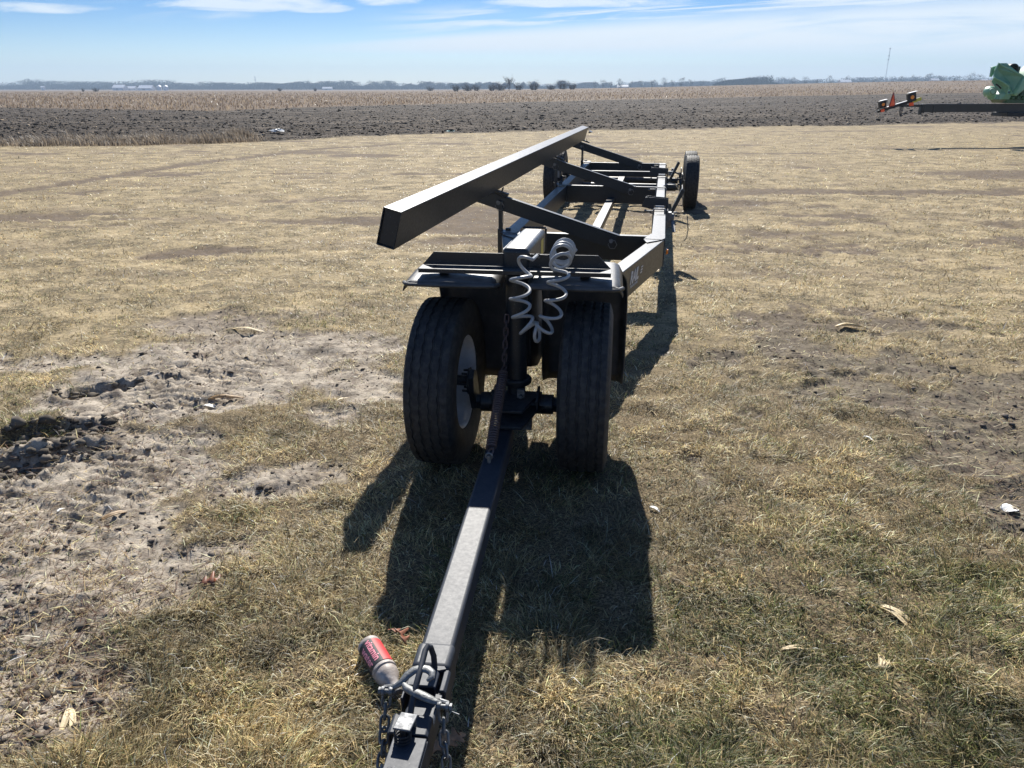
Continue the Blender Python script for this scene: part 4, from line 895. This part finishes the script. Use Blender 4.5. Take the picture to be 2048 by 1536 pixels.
husk('corn_husk', 232, 1024, .13, .022, .75, M['husk2'], 'narrow brown corn husk on the bare soil at the left, below the long one', 'corn husk', .8, 5)
husk('corn_husk', 492, 664, .32, .022, -.30, M['husk'], 'thin pale corn leaf on bare soil far left of the wheel', 'corn husk', .5, 6)
husk('corn_husk', 686, 803, .10, .010, .9, M['husk'], 'straight straw-coloured corn sliver on soil just left of the wheel', 'corn husk', .5, 7)
husk('corn_husk', 1795, 1235, .12, .018, -.85, M['husk'], 'pale corn husk strip in the grass at lower right', 'corn husk', .6, 8, 2)
husk('corn_husk', 1768, 1325, .06, .010, 1.0, M['husk'], 'small fan of pale husk strips in the grass at lower right', 'corn husk', .6, 9, 4)
husk('corn_husk', 1590, 1292, .09, .008, .1, M['husk'], 'thin bow of pale straw lying right of the trailer shadow', 'corn husk', .6, 10, 2)
husk('corn_husk', 1310, 1018, .05, .018, -.9, M['paper'], 'small white husk scrap at the edge of the wheel shadow', 'corn husk', .6, 11)
husk('corn_husk', 1736, 878, .05, .02, -.8, M['paper'], 'tiny pale scrap in the middle of the right hand grass', 'corn husk', .6, 12)
husk('corn_husk', 128, 1440, .12, .016, -1.2, M['husk'], 'pale stalk on the soil at the bottom left corner', 'corn husk', .6, 13, 2)
husk('corn_husk', 120, 1010, .035, .012, 1.3, M['paper'], 'little white chip standing on the cracked soil at left', 'corn husk', .6, 14)
husk('corn_cob', 1700, 655, .20, .035, .05, M['husk'], 'broken pale corn cob husk on the bare patch at right', 'corn cob', 1., 15, 2)
husk('paper_scrap', 2022, 1010, .075, .055, .3, M['paper'], 'torn white scrap on the bare soil at the right edge', 'scrap', .4, 16)
for (px_, py_, s_, c_, lab) in ((556, 268, .35, 'paper', 'crumpled white plastic bag on the ploughed earth at left'), (902, 264, .28, None, 'pale green plastic bag lying where grass meets plough')):
    mm_ = M['paper'] if c_ else mat('pale_green_plastic', (.45, .68, .58), .5)
    b = MB(); b.lathe([(0, 0), (.02, .55), (.18, .8), (.4, .6), (.5, .25), (.55, 0)], 18, 'z', fn=lambda x_, r_, a, i: (x_ * (1 + .5 * math.sin(a * 5 + i)), r_ * (1 + .3 * math.sin(a * 3 + i * 2)))); o = b.build('plastic_bag', mm_, None, smooth=True)
    o.scale = (s_, s_ * .7, s_ * .45); o.location = gp_(px_, py_, .02); tag(o, lab, 'bag')

# =============================================================== the header trailer and corn head standing at the right
HY = 24.2
def HX(px_): return (px_ - 1024) * .01482
def HZ(py_): return 1.6 - (py_ - 176) * .01395
ht = empty('implement_trailer', (HX(1842), HY, gz(HX(1842), HY))); tag(ht, 'dark implement trailer seen side on at the right, carrying a green corn head', 'trailer')
gz0 = ht.location.z; HTM = Matrix.Translation((-ht.location.x, -HY, -gz0))
b = MB(HTM); b.beam((HX(1842), HY, (HZ(207.5) + HZ(224)) / 2), (HX(1842) + 8.2, HY + .1, (HZ(206) + HZ(222.5)) / 2), .12, HZ(207.5) - HZ(224))
for k in (1847, 1865): b.box((HX(k) - .012, HY - .066, HZ(226)), (HX(k) + .012, HY + .066, HZ(207.4)))
b.box((HX(1842) - .05, HY - .05, HZ(213)), (HX(1842) + .02, HY + .05, HZ(229))); b.build('main_beam', M['navy'], ht, bevel=.006)
b = MB(HTM); b.beam((HX(1802), HY, HZ(211)), (HX(1850), HY, HZ(211)), .06, .07); b.build('rear_tube', M['navy'], ht, bevel=.004)
b = MB(HTM); bl = Vector((HX(1746), HY - .35, HZ(222))); br = Vector((HX(1838), HY + .1, HZ(197.5))); bd = (br - bl).normalized()
b.beam(bl, br, .06, .07); b.beam(bl + bd * .15 + Vector((0, 0, .041)), br + Vector((0, 0, .041)), .055, .006); lbr = b.build('light_bar', M['black'], ht, bevel=.003)
b = MB(HTM); b.beam(bl + bd * .22 + Vector((0, 0, .052)), br - bd * .35 + Vector((0, 0, .052)), .05, .012); b.build('bar_sunlit_top', M['whitepaint'], lbr)  # white strip painting in the sunlit top of the bar
for (c_, s_) in (((1754, 208), 1.), ((1817, 194), 1.22)):
    b = MB(HTM); x_, z_ = HX(c_[0]), HZ(c_[1]); yb_ = HY - (.30 if s_ == 1. else .05); hh = .105 * s_
    b.beam((x_, yb_ - .06, z_), (x_, yb_ + .06, z_), hh * 1.85, hh * 1.9, up=(-.25, 0, 1)); bx_ = b.build('light_box', M['black'], ht, bevel=.008)
    b = MB(HTM); b.beam((x_ + .012, yb_ - .062, z_ + hh + .012), (x_ + .012, yb_ + .06, z_ + hh + .012), hh * 1.9, .012, up=(-.25, 0, 1)); b.build('box_lid', M['whitepaint'], bx_)
    b = MB(HTM); b.lathe([(-.075, 0), (-.075, .03 * s_), (-.06, .045 * s_), (-.055, 0)], 16, 'y', (x_ + .005, yb_, z_)); b.build('amber_lamp', M['amber'], bx_, smooth=True)
    b = MB(HTM); b.beam((x_ + (.0 if s_ == 1 else -.01) * 1, yb_ - .09, z_ - hh - .065), (x_, yb_ - .08, z_ - hh - .065), .10 * s_, .075 * s_, up=(-.25, 0, 1)); b.build('reflector', M['orange'], bx_)
b = MB(HTM); b.beam((HX(1820), HY - .08, HZ(203)), (HX(1837.5), HY - .05, HZ(196.5)), .01, .09, up=(-.3, 0, 1)); b.build('yellow_reflector', M['yellow'], ht)
sm = MB(HTM @ Matrix.Translation((HX(1774), HY - .30, HZ(212))) @ Matrix.Rotation(R(-4), 4, 'Y') @ rotz(R(42)))
sm.prism([(-.205, 0), (.205, 0), (.215, .035), (.03, .385), (-.03, .385), (-.215, .035)], -.003, .003, 'y'); smo = sm.build('warning_triangle', M['darkred'], ht)
sm.v = []; sm.f = []; sm.mi = []; sm.prism([(-.165, .022), (.165, .022), (0, .325)], -.006, -.0032, 'y'); sm.build('triangle_face', M['orange'], smo)
b = MB(HTM); b.box((HX(1799), HY - .04, HZ(214)), (HX(1804), HY + .04, HZ(203)))
for k in range(4): b.tube([(HX(1800 + k * 2), HY, HZ(213)), (HX(1799 + k * 2), HY - .02, HZ(222)), (HX(1801 + k), HY - .03, HZ(231 + k))], .009, 5)
b.build('wiring_bracket', M['black'], ht)
b = MB(HTM); b.box((HX(2000), HY - .4, HZ(232)), (HX(2048) + .3, HY + .4, HZ(224))); b.build('stand_foot', M['black'], ht, bevel=.01)
tw_ = copy_tree(wh, ht); tw_.location = (8.0 - .9, -.7, .37); tw_.rotation_euler = (0, 0, R(90)); tw_.scale = (1, 1, 1)
tw_.rotation_euler = (0, 0, R(-90)); tw2 = copy_tree(wh, ht); tw2.location = (7.1, .7, .37); tw2.rotation_euler = (0, 0, R(90)); tw2.scale = (1, 1, 1)
b = MB(HTM @ Matrix.Translation((0, 0, gz0))); b.box((HX(1842) + 7.05, HY - .62, .33), (HX(1842) + 7.15, HY + .62, .41)); b.box((HX(1842) + 7.04, HY - .05, .41), (HX(1842) + 7.16, HY + .05, .95)); b.build('axle', M['navy'], ht)
# corn head
ch = empty('harvest_head', (HX(2000), HY, HZ(207))); tag(ch, 'green combine corn head resting on the dark implement trailer', 'corn head')
CM = Matrix.Translation((-HX(2000) - .25, -HY, -HZ(207)))
def Q(l): return [(HX(1680 + a / 5.565), HZ(80 + b_ / 5.565)) for a, b_ in l]
def crown(b_, poly, y0, y1, inset=.86, dep=.06):
    """prism whose near face bulges, so pressed sheet catches light"""
    n_ = len(poly); cx = sum(p[0] for p in poly) / n_; cz = sum(p[1] for p in poly) / n_
    inn = [(cx + (p[0] - cx) * inset, cz + (p[1] - cz) * inset) for p in poly]; vs = [(p[0], y1, p[1]) for p in poly] + [(p[0], y0, p[1]) for p in poly] + [(p[0], y0 - dep, p[1]) for p in inn]
    b_.add(vs, [tuple(range(n_))] + [(i, (i + 1) % n_, (i + 1) % n_ + n_, i + n_) for i in range(n_)] + [(i + n_, (i + 1) % n_ + n_, (i + 1) % n_ + 2 * n_, i + 2 * n_) for i in range(n_)] + [tuple(range(2 * n_, 3 * n_))])
def facets(b_, pts, tris, yb_):   # folded sheet: pts carry a forward depth
    n_ = len(pts); P3 = []
    for (a, c, dpt) in pts: (x_, z_), = Q([(a, c)]); P3.append((x_, HY - dpt, z_))
    b_.add(P3 + [(p[0] + .01, yb_, p[2]) for p in P3], list(tris))
b = MB(CM); facets(b, [(1690, 268, .30), (1790, 268, .22), (1850, 305, .20), (1955, 400, .36), (1945, 470, .34), (1905, 590, .30), (1815, 520, .44), (1640, 420, .40), (1655, 350, .32), (1715, 330, .18), (1800, 400, .13), (1870, 470, .22), (1740, 430, .20)],
    [(0, 1, 2), (0, 2, 3, 9), (9, 3, 10), (3, 11, 10), (3, 4, 11), (4, 5, 11), (5, 6, 11), (6, 12, 11), (10, 11, 12), (6, 7, 12), (7, 8, 12), (8, 9, 12), (9, 10, 12), (8, 0, 9)], HY - .1)
o = b.build('end_shield', M['green'], ch, smooth=False, solid=.02)
b = MB(CM)
def seam(l, r_=.028):
    pp = []
    for (a, c, dpt) in l: (x_, z_), = Q([(a, c)]); pp.append((x_, HY - dpt, z_))
    b.tube(pp, r_, 6)
seam([(1655, 350, .33), (1690, 270, .31), (1700, 285, .33), (1820, 335, .34), (1955, 405, .38)]); seam([(1640, 420, .42), (1700, 450, .46), (1812, 512, .46), (1812, 600, .44), (1890, 590, .36)], .03)
b.build('shield_edge', M['green'], o, smooth=True)
b = MB(CM); facets(b, [(1640, 425, .40), (1812, 510, .44), (1815, 600, .44), (1905, 588, .30), (1872, 655, .34), (1760, 658, .40), (1748, 590, .36), (1775, 520, .34), (1640, 470, .36), (1785, 560, .32)],
    [(0, 1, 7), (0, 7, 8), (1, 2, 9), (1, 9, 7), (7, 9, 6), (9, 2, 6), (2, 5, 6), (2, 4, 5), (2, 3, 4), (8, 7, 6)], HY - .1); b.build('lower_shield', M['green'], ch, solid=.02)
b = MB(CM)
(cx, cz), = Q([(1672, 575)]); b.lathe([(-.40, 0), (-.40, .09), (-.38, .12), (-.34, .14), (-.25, .155), (-.15, .155), (-.15, 0)], 28, 'y', (cx, HY, cz)); (cx, cz), = Q([(1655, 570)]); b.lathe([(-.47, 0), (-.47, .065), (-.45, .085), (-.40, .092), (-.40, 0)], 24, 'y', (cx, HY, cz))
(cx2, cz2), = Q([(1712, 622)]); b.lathe([(-.30, 0), (-.28, .07), (-.22, .10), (-.12, .10), (-.12, 0)], 24, 'y', (cx2, HY, cz2)); b.build('gear_cover', M['green'], ch, smooth=True)
b = MB(CM)
for k in range(18): a = k * PI / 9; b.cyl((cx + .082 * math.cos(a), HY - .475, cz + .08 * math.sin(a)), (cx + .078 * math.cos(a), HY - .465, cz + .08 * math.sin(a)), .008, 6)
b.tube([(cx + .02, HY - .5, cz + .19), (cx + .10, HY - .47, cz + .16), (cx + .22, HY - .44, cz + .08)], .02, 6); b.build('cover_bolts', M['black'], ch)
b = MB(CM); b.prism(Q([(1645, 308), (1700, 292), (1690, 350), (1665, 415), (1647, 410)]), HY - .22, HY - .14, 'y'); b.build('side_fin', M['green'], ch, bevel=.01)
b = MB(CM); crown(b, Q([(2060, 285), (2100, 330), (2080, 400), (1990, 560), (1925, 622), (1898, 605), (1952, 420)]), HY - .42, HY + .1, .86, .05); b.build('snout', M['green'], ch, bevel=.02, seg=3)
b = MB(CM); (cx, cz), = Q([(1905, 335)]); b.lathe([(-.10, .08), (-.14, .13), (-.10, .165), (.15, .165), (.18, .13), (.15, .08)], 30, 'y', (cx, HY, cz), closed=True); b.prism(Q([(1820, 305), (1850, 298), (2048, 298), (2048, 400), (1950, 400)]), HY + .2, HY + .7, 'y'); b.build('drive_housing', M['black'], ch, smooth=True)
b = MB(CM); b.prism(Q([(1880, 600), (2000, 470), (2300, 400), (2400, 600), (2300, 700), (1900, 700), (1870, 660)]), HY - .2, HY + .6, 'y')
for k in range(5): (kx, kz), = Q([(1940 + k * 28, 640 - (k % 2) * 30)]); b.lathe([(-.26, 0), (-.26, .05), (-.2, .06), (-.2, 0)], 12, 'y', (kx, HY, kz))
b.build('row_unit', M['dgreen'], ch, bevel=.01)
for k in range(1, 7):      # the rest of the head runs on to the right, outside the picture
    b = MB(CM @ Matrix.Translation((.76 * k, 0, 0))); crown(b, Q([(2060, 285), (2100, 330), (2080, 400), (1990, 560), (1925, 622), (1898, 605), (1952, 420)]), HY - .42, HY + .1, .86, .05)
    if k < 6: b.prism(Q([(1960, 600), (2000, 480), (2120, 420), (2120, 690), (1960, 700)]), HY - .15, HY + .6, 'y')
    b.build('snout', M['green'], ch, bevel=.02)

# =============================================================== far things
def far_at(px_, d_): # direction only; ground height from terrain
    x_ = (px_ - 1024) / F * d_ * .933; return x_, d_, gz(x_, d_)
def bush_mesh(seed, h, wdt, n_stem, thick, levels=3):
    rs = random.Random(seed); b_ = MB()
    def grow(p_, dv, ln, r_, lv):
        q = p_ + dv * ln; b_.tube([p_, q], [r_, r_ * .6], 3, cap=False)
        if lv:
            for k in range(rs.choice((3, 3, 4))):
                nd = (dv + Vector((rs.uniform(-1, 1), rs.uniform(-1, 1), rs.uniform(-.15, .7))) * .62).normalized(); grow(p_.lerp(q, rs.uniform(.45, 1)), nd, ln * rs.uniform(.55, .85), r_ * .62, lv - 1)
    for k in range(n_stem):
        a = rs.uniform(0, 6.28); dv = Vector((math.cos(a) * rs.uniform(0, wdt), math.sin(a) * rs.uniform(0, wdt), 1)).normalized(); grow(Vector((math.cos(a) * wdt * h * .12, math.sin(a) * wdt * h * .12, -.1)), dv, h * .36 * rs.uniform(.8, 1.1), thick, levels)
    return b_
bushes = [(912, 3.6, 'leftmost bare bush of the scrub row on the skyline'), (935, 4.0, 'broad bare bush in the scrub row, second from the left'), (955, 3.3, 'low bare bush at the left gap of the scrub row'),
          (984, 3.4, 'low thin bush just right of the gap in the scrub row'), (1000, 4.6, 'dense bare bush close left of the tall bare tree'), (1040, 4.0, 'bare bush close right of the tall bare tree'),
          (1068, 4.8, 'upright bare bush right of the tall tree, before a gap'), (1102, 3.2, 'small faint bush in the gap right of the tall tree'), (1128, 4.8, 'wide bare bush near the right end of the scrub row'), (1145, 3.6, 'rightmost bare bush ending the scrub row')]
def thicket(s_):
    b_ = bush_mesh(s_, 4., .75, 9, .05, 2); rs = random.Random(s_); st2 = [(rs.uniform(-1.5, 1.5), rs.uniform(-1, 1), rs.uniform(2.4, 4.2)) for _ in range(9)]
    for k in range(1500):
        a, c_, h_ = rs.choice(st2); t_ = rs.random(); rr = (.25 + .75 * t_) * 1.0; p_ = Vector((a * (.6 + .6 * t_) + rs.gauss(0, .50) * rr, c_ + rs.gauss(0, .45) * rr, h_ * t_)); dv = Vector((rs.gauss(0, .35), rs.gauss(0, .35), 1)).normalized() * rs.uniform(.25, .6); sd = Vector((rs.uniform(-1, 1), rs.uniform(-1, 1), 0)) * .035
        b_.add([p_ - sd, p_ + sd, p_ + dv], [(0, 1, 2)])
    return b_.build('bush', M['twig'], None)
protos = [thicket(s_) for s_ in (1, 2, 3)]
for k, (px_, h_, lab) in enumerate(bushes):
    o = protos[k] if k < 3 else protos[k % 3].copy()
    if k >= 3: COL.objects.link(o)
    x_, y_, z_ = far_at(px_, 330 + (k % 3) * 8); o.location = (x_, y_, z_); sc = h_ / 4. * .80; o.scale = (sc * 1.75, sc * 1.3, sc * .95); o.rotation_euler = (0, 0, (k % 3) * .5 - .5); tag(o, lab, 'bush', 'bare bushes on the skyline')
x_, y_, z_ = far_at(1018, 332); t0 = empty('bare_tree', (x_, y_, z_)); tag(t0, 'tall leafless tree standing above the scrub row on the skyline', 'tree')
b = MB(); b.tube([(0, 0, -.3), (.1, 0, 1.5), (.0, 0, 3.2)], [.16, .12, .08], 6); b.build('trunk', M['twig'], t0)
b = bush_mesh(9, 6.2, .5, 7, .075, 3); b.m = Matrix.Identity(4); o = b.build('crown', M['twig'], t0); o.location = (0, 0, .8)
# small scattered scrub left on the stubble
for k, (px_, d_, h_) in enumerate(((165, 380, 1.6), (190, 380, 1.8), (560, 420, 1.6), (630, 430, 1.7), (860, 400, 2.2))):
    o = protos[k % 3].copy(); COL.objects.link(o); x_, y_, z_ = far_at(px_, d_); o.location = (x_, y_, z_); o.scale = (h_ / 4 * 1.8, h_ / 4, h_ / 4)
    tag(o, ['small bare scrub left of the white farm sheds', 'small bare scrub just before the white farm sheds', 'low scrub on the stubble below the left mast', 'low lone scrub on the stubble, middle left', 'lone bare shrub left of the scrub row'][k], 'shrub', 'scattered scrub')
# far woods: leaf-size clusters heaped into uneven crowns
def wood(name, px0, px1, d_, hfun, m, dens, seed):
    rs = np.random.default_rng(seed); N = int((px1 - px0) * dens); px_ = rs.uniform(px0, px1, N); dd_ = d_ + rs.uniform(-60, 60, N); X = (px_ - 1024) / F * dd_ * .933; Y = dd_; hh = hfun(px_) * 1.12 * (.34 + .34 * fbm(X * .03, Y * .002 + seed, 2, .6) + .62 * sstep(vnoise(X * .10 + 3 * seed, Y * .004 + seed), .30, .70) * (.6 + .6 * vnoise(X * .5, Y * .01))); t_ = rs.random(N) ** .7
    Z = ground_z(X, Y) + t_ * hh - .3; s_ = rs.uniform(.4, 1.1, N) * (1.3 - .6 * t_); a = rs.normal(0, .9, N); b_ = rs.uniform(-1.2, 1.2, N)
    e1 = np.stack([np.cos(a), np.sin(a) * .6, np.sin(b_) * .7], -1) * s_[:, None]; e2 = np.stack([-np.sin(b_) * .5, np.zeros(N), np.cos(b_)], -1) * (s_ * 1.1)[:, None]; c_ = np.stack([X, Y, Z], -1)
    co = np.stack([c_ - e1 - e2 * .3, c_ + e1 * .3 - e2, c_ + e1 + e2 * .3, c_ - e1 * .2 + e2], 1).reshape(-1, 3)
    o_ = np_mesh(name, co, (np.arange(N)[:, None] * 4 + np.array([[0, 1, 2, 3]])), np.zeros((0, 3), int), None, m); o_['kind'] = 'stuff'; return o_
wood('far_wood', -500, 2600, 1500, lambda p: np.interp(p, [-500, 20, 60, 100, 300, 480, 560, 620, 760, 900, 1100, 1250, 1420, 1440, 1560, 1600, 1700, 2600], [10, 9, 15, 13, 12, 9.5, 8, 13, 12.5, 9, 10, 8, 9, 14, 15, 10, 13, 13]), M['fartree'], 60, 1)
wood('distant_wood', -600, 2700, 2400, lambda p: np.interp(p, [-600, 0, 400, 900, 1200, 2700], [14, 14, 13, 13, 15, 17]), M['fartree'], 24, 2)
wood('near_copse', 1425, 1570, 1050, lambda p: np.interp(p, [1425, 1450, 1500, 1545, 1570], [3, 7, 8.5, 8, 3]), M['evergreen'], 70, 3)
# single trees one can tell apart, right of the middle
tp = []
for s_ in (21, 22, 23, 24):
    r0 = empty('distant_tree'); bb = MB(); bb.tube([(0, 0, -1), (0, 0, 4)], [.4, .25], 5); bb.build('trunk', M['fartree'], r0)
    rs = random.Random(s_); bb = bush_mesh(s_, 9, .5, 4, .16, 2); lobes = [(rs.uniform(-2.4, 2.4), rs.uniform(-2, 2), rs.uniform(4, 8.8), rs.uniform(1.1, 2.2)) for _ in range(7)] + [(0, 0, 6, 2.3)]
    for k in range(620):
        lx, ly, lz, lr = rs.choice(lobes); dv = Vector((rs.gauss(0, .55), rs.gauss(0, .55), rs.gauss(0, .55))) * lr; c = Vector((lx, ly, lz)) + dv; e1 = Vector((rs.uniform(-1, 1), rs.uniform(-1, 1), rs.uniform(-1, 1))).normalized() * rs.uniform(.22, .5); e2 = Vector((rs.uniform(-1, 1), rs.uniform(-1, 1), rs.uniform(-1, 1))) * .16
        bb.add([c - e1, c + e2, c + e1], [(0, 1, 2)])
    bb.build('crown', M['fartree'], r0); tp.append(r0)
locs = [(1190, 8), (1206, 10), (1222, 9), (1240, 11), (1262, 8), (1283, 9), (1305, 10), (1328, 12), (1345, 9), (1362, 11), (1382, 10), (1404, 9), (1585, 10), (1610, 11), (1632, 9), (1660, 12), (1690, 11), (1722, 10), (1748, 9), (1800, 11), (1826, 12), (1852, 13), (1880, 12), (1912, 11), (1940, 13), (1958, 12)]
for k, (px_, h_) in enumerate(locs):
    o = tp[k] if k < 4 else copy_tree(tp[k % 4]); x_, y_, z_ = far_at(px_, 960 + (k * 37) % 110); o.location = (x_, y_, z_); sc = h_ / 11 * 1.12; o.scale = (sc * 1.15, sc, sc); o.rotation_euler = (0, 0, k * 2.1)
    if k < 12: lab = 'hazy leafless tree between scrub row and dark copse, %s of twelve from the left' % ['first','second','third','fourth','fifth','sixth','seventh','eighth','ninth','tenth','eleventh','last'][k]
    else: lab = 'hazy leafless tree right of the dark copse, %s from the left' % ['first', 'second', 'third', 'fourth', 'fifth', 'sixth', 'seventh', 'eighth', 'ninth', 'tenth', 'eleventh', 'twelfth', 'thirteenth', 'fourteenth, the last'][k - 12]
    tag(o, lab, 'tree', 'hazy leafless trees on the right horizon')
x_, y_, z_ = far_at(1906, 900); ev = empty('evergreen_tree', (x_, y_, z_)); tag(ev, 'small dark pointed evergreen by the distant white houses on the right', 'tree')
b = MB(); b.tube([(0, 0, -.5), (0, 0, 2)], .3, 5); b.build('trunk', M['twig'], ev)
b = MB(); rs = random.Random(4)
for k in range(420):
    t_ = rs.random(); a = rs.uniform(0, 6.28); r_ = 2.6 * (1 - t_) * rs.uniform(.3, 1); c = Vector((math.cos(a) * r_, math.sin(a) * r_, .8 + 6.4 * t_)); e_ = [c + Vector((rs.uniform(-.5, .5), rs.uniform(-.5, .5), rs.uniform(-.5, .4))) for _ in range(3)]; b.add(e_, [(0, 1, 2)])
b.build('crown', M['evergreen'], ev)
# farm buildings
def shed(px_, d_, ln, wd_, h_, label, roofm='whitepaint', name='farm_shed', grp=None, zoff=0., ang=.0):
    x_, y_, z_ = far_at(px_, d_); o_ = empty(name, (x_, y_, z_ + zoff), ang); tag(o_, label, 'shed', grp)
    b_ = MB(); b_.box((-ln / 2, -wd_ / 2, -1), (ln / 2, wd_ / 2, h_)); b_.prism([(-wd_ / 2, h_), (wd_ / 2, h_), (0, h_ + wd_ * .26)], -ln / 2, ln / 2, 'x'); b_.build('wall', M['whitepaint'], o_)
    b_ = MB(); e_ = .5
    for s_ in (-1, 1): b_.add([(-ln / 2 - e_, s_ * (wd_ / 2 + e_), h_ - e_ * .5 + .12), (ln / 2 + e_, s_ * (wd_ / 2 + e_), h_ - e_ * .5 + .12), (ln / 2 + e_, 0, h_ + wd_ * .26 + .14), (-ln / 2 - e_, 0, h_ + wd_ * .26 + .14)], [(0, 1, 2, 3)])
    b_.build('roof', M[roofm], o_, solid=.12)
    b_ = MB(); b_.box((-ln * .18, -wd_ / 2 - .05, -.5), (ln * .05, -wd_ / 2 - .004, h_ * .8)); b_.build('door', M['greymetal'], o_); return o_
shed(240, 1000, 13, 12, 3.2, 'white gable roofed farm shed, leftmost of the group on the left horizon'); shed(262, 1030, 12, 9, 2.4, 'low white shed joined right of the leftmost gable shed')
shed(293, 1010, 16, 12, 2.6, 'long white roofed shed in the middle of the left farm group')
shed(86, 980, 3.6, 3.4, 2.6, 'tiny white building alone on the far left horizon', name='farm_hut', zoff=1.2)
for px_, lab in ((318, 'left one of two round white grain bins on the left horizon'), (331, 'right one of two round white grain bins on the left horizon')):
    x_, y_, z_ = far_at(px_, 1000); gb = empty('grain_bin', (x_, y_, z_)); tag(gb, lab, 'grain bin', 'grain bins'); b = MB(); b.lathe([(-1, 0), (-1, 2.9), (4.6, 2.9), (4.6, 0)], 24, 'z'); b.build('bin_wall', M['whitepaint'], gb, smooth=True); b = MB(); b.lathe([(4.605, 3.05), (6.1, .4), (6.4, 0.)], 24, 'z'); b.build('roof', M['whitepaint'], gb, smooth=True)
shed(1688, 900, 11, 8, 3.4, 'long white farm building among the trees left of the tall mast', 'whitepaint', zoff=.6); shed(1866, 900, 8, 6, 4.0, 'white farmhouse right of the tall mast on the horizon', zoff=1.); shed(1892, 910, 5, 5, 2.6, 'small pale shed just right of the white farmhouse', 'greymetal', zoff=.4); shed(1930, 900, 10, 6, 2.4, 'low pale shed near the corn head on the horizon', 'greymetal', zoff=.4); shed(1966, 900, 6, 6, 3.2, 'white shed touching the corn head outline on the horizon', zoff=1.)
shed(1245, 1100, 14, 8, 2.2, 'pale low shed in the middle of the horizon', 'greymetal'); shed(655, 1250, 14, 8, 2.0, 'pale low shed on the left middle horizon', 'greymetal')
# masts
def mast(px_, d_, h_, wd_, label):
    x_, y_, z_ = far_at(px_, d_); o_ = empty('radio_mast', (x_, y_, z_)); tag(o_, label, 'mast', 'radio masts'); b_ = MB(); legs = [(wd_ * math.cos(a), wd_ * math.sin(a)) for a in (PI / 2, PI / 2 + 2.094, PI / 2 + 4.189)]; r_ = wd_ * .17
    for (a, c) in legs: b_.tube([(a, c, -1), (a, c, h_)], r_, 4)
    nseg = int(h_ / (wd_ * 2.4))
    for k in range(nseg):
        for q in range(3): (a, c), (e_, f_) = legs[q], legs[(q + 1) % 3]; b_.tube([(a, c, k * h_ / nseg), (e_, f_, (k + 1) * h_ / nseg)], r_ * .7, 3, cap=False)
    b_.build('lattice', M['mast'], o_)
    for q, hh in enumerate((.985, .80, .70)):
        b_ = MB(); b_.lathe([(h_ * hh - wd_ * 1.3, 0), (h_ * hh - wd_ * 1.3, wd_ * 1.9), (h_ * hh + wd_ * 1.3, wd_ * 1.9), (h_ * hh + wd_ * 1.3, 0)], 9, 'z', fn=lambda x_, r_, a, i_: (x_, r_ * (1 if round(a / .698) % 3 else .6))); b_.build('antenna', M['mast'], o_)
mast(1768, 1150, 48.5, .55, 'tall slender lattice radio mast above the trees on the right horizon')
mast(512, 2000, 28, .7, 'small faint radio mast above the far wood on the left')
# =============================================================== haze
b = MB(); b.box((-3100, -3100, -6), (3100, 3100, 75)); hz = b.build('haze', M['black'], None); hz['kind'] = 'stuff'
hm = bpy.data.materials.new('haze_air'); hm.use_nodes = True; t = NT(hm.node_tree); t.n.remove(t.n['Principled BSDF']); pv = t.node('ShaderNodeVolumePrincipled')
pv.inputs['Color'].default_value = (.62, .80, 1., 1); pv.inputs['Density'].default_value = .00036; pv.inputs['Anisotropy'].default_value = .0
t.l.new(pv.outputs[0], t.n['Material Output'].inputs['Volume']); hz.data.materials.clear(); hz.data.materials.append(hm)
bpy.context.view_layer.update()
